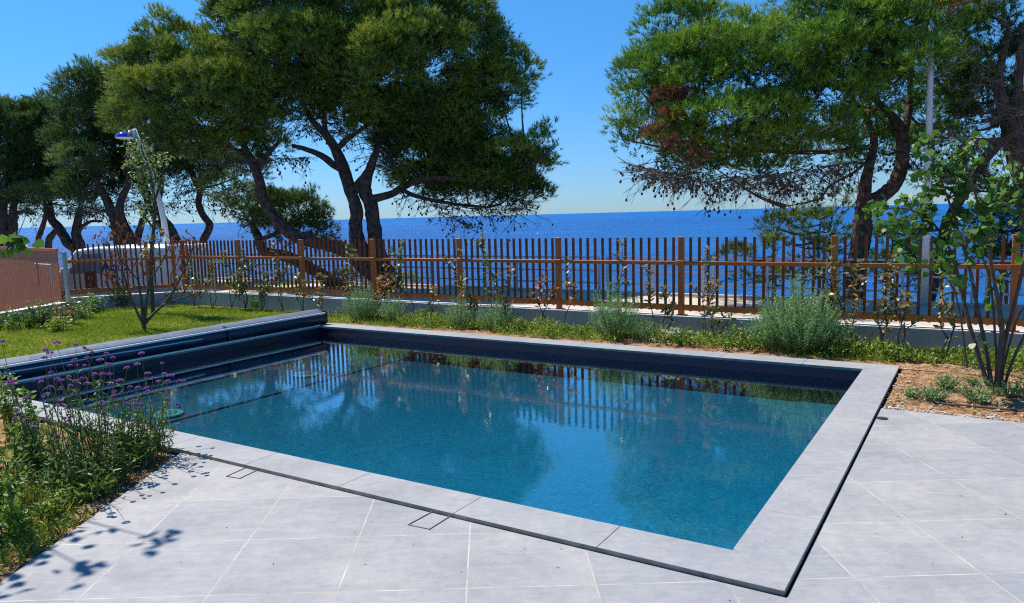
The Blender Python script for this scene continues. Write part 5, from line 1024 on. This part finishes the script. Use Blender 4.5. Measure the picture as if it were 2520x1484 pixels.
right_bed()
def pebbles(name, n, f, rmin, rmax, m):
    bm = bmesh.new(); bmesh.ops.create_icosphere(bm, subdivisions=1, radius=1); bv = np.array([q.co[:] for q in bm.verts]); bf = np.array([[q.index for q in g.verts] for g in bm.faces]); bm.free()
    c = np.array([f() for _ in range(n)]); r = rng.uniform(0, 1, n)**2.5*(rmax-rmin)+rmin; sc = rng.uniform(.55, 1.3, (n, 1, 3))*np.array([1, 1, .6]); vs = c[:, None]+bv[None]*r[:, None, None]*sc*(1+rng.normal(0, .12, (n, len(bv), 1)))
    fs = (bf[None]+(np.arange(n)*len(bv))[:, None, None]).reshape(-1, 3); me = bpy.data.meshes.new(name); me.from_pydata(vs.reshape(-1, 3).tolist(), [], fs.tolist()); me.update(); o = link(name, me, m); o['kind'] = 'stuff'
pebbles('gravel', 1500, lambda: P(3.70+random.random()**1.6*2.2, -.02-random.random()**1.3*3.2, -.035), .004, .022, 'stone_bit')
pebbles('gravel', 420, lambda: P(3.72+random.random()*.08, -.03-random.random()*2.6, -.03), .006, .02, 'stone_bit')
pebbles('gravel', 800, lambda: P(5.58+random.random()**1.5*.7, random.uniform(-1, 9), -.033), .004, .016, 'stone_bit')
pebbles('gravel', 900, lambda: (-2.60-random.random()*1.6, random.uniform(2.3, 5.5), -.04), .004, .018, 'stone_bit')
# bark chips
def chips(n, f):
    c = np.array([f() for _ in range(n)]); d = rand_dirs(n)*np.array([1, 1, .25]); v, ti, k = leaves(c, unit(d), rng.uniform(.015, .05, n), rng.uniform(.008, .018, n), rng.normal(.4, .25, n), .1, 0); o = tri_mesh('bark_chips', v, k, ti, 'chip'); o['kind'] = 'stuff'
M['chip'] = leafmat('bark_chip', [(0, (.10, .05, .028)), (.5, (.24, .13, .07)), (1, (.45, .30, .18))], 0, .9)
chips(2600, lambda: (-2.60-random.random()*1.3, random.uniform(2.4, 5.4), -.036))
chips(1500, lambda: P(3.72+random.random()*2.4, -.03-random.random()*3, -.032))
# irrigation hose and bits on the terrace
def hose(pts, lab):
    m = MB(); a, b = smooth_path(pts, [.011]*len(pts), 5); m.tube(a, b, 7, 0); tag(m.build('irrigation_hose', 'hose', smooth=True), lab, 'hose', 'brown irrigation hoses')
hose([gnd(x, y, -.026) for x, y in ((2190, 888), (2260, 890), (2330, 893), (2400, 903), (2480, 920), (2540, 938))], 'long brown irrigation hose running along the wall planting at right')
hose([gnd(x, y, -.024) for x, y in ((2345, 955), (2318, 958), (2292, 965), (2278, 978), (2300, 990), (2345, 996), (2420, 1002), (2540, 1014))], 'brown irrigation hose curling round the soil tufts beside the terrace')
pebbles('crumbs', 26, lambda: (random.uniform(-2, 3.2), random.uniform(2.7, 4.4), -.024), .003, .006, 'black')
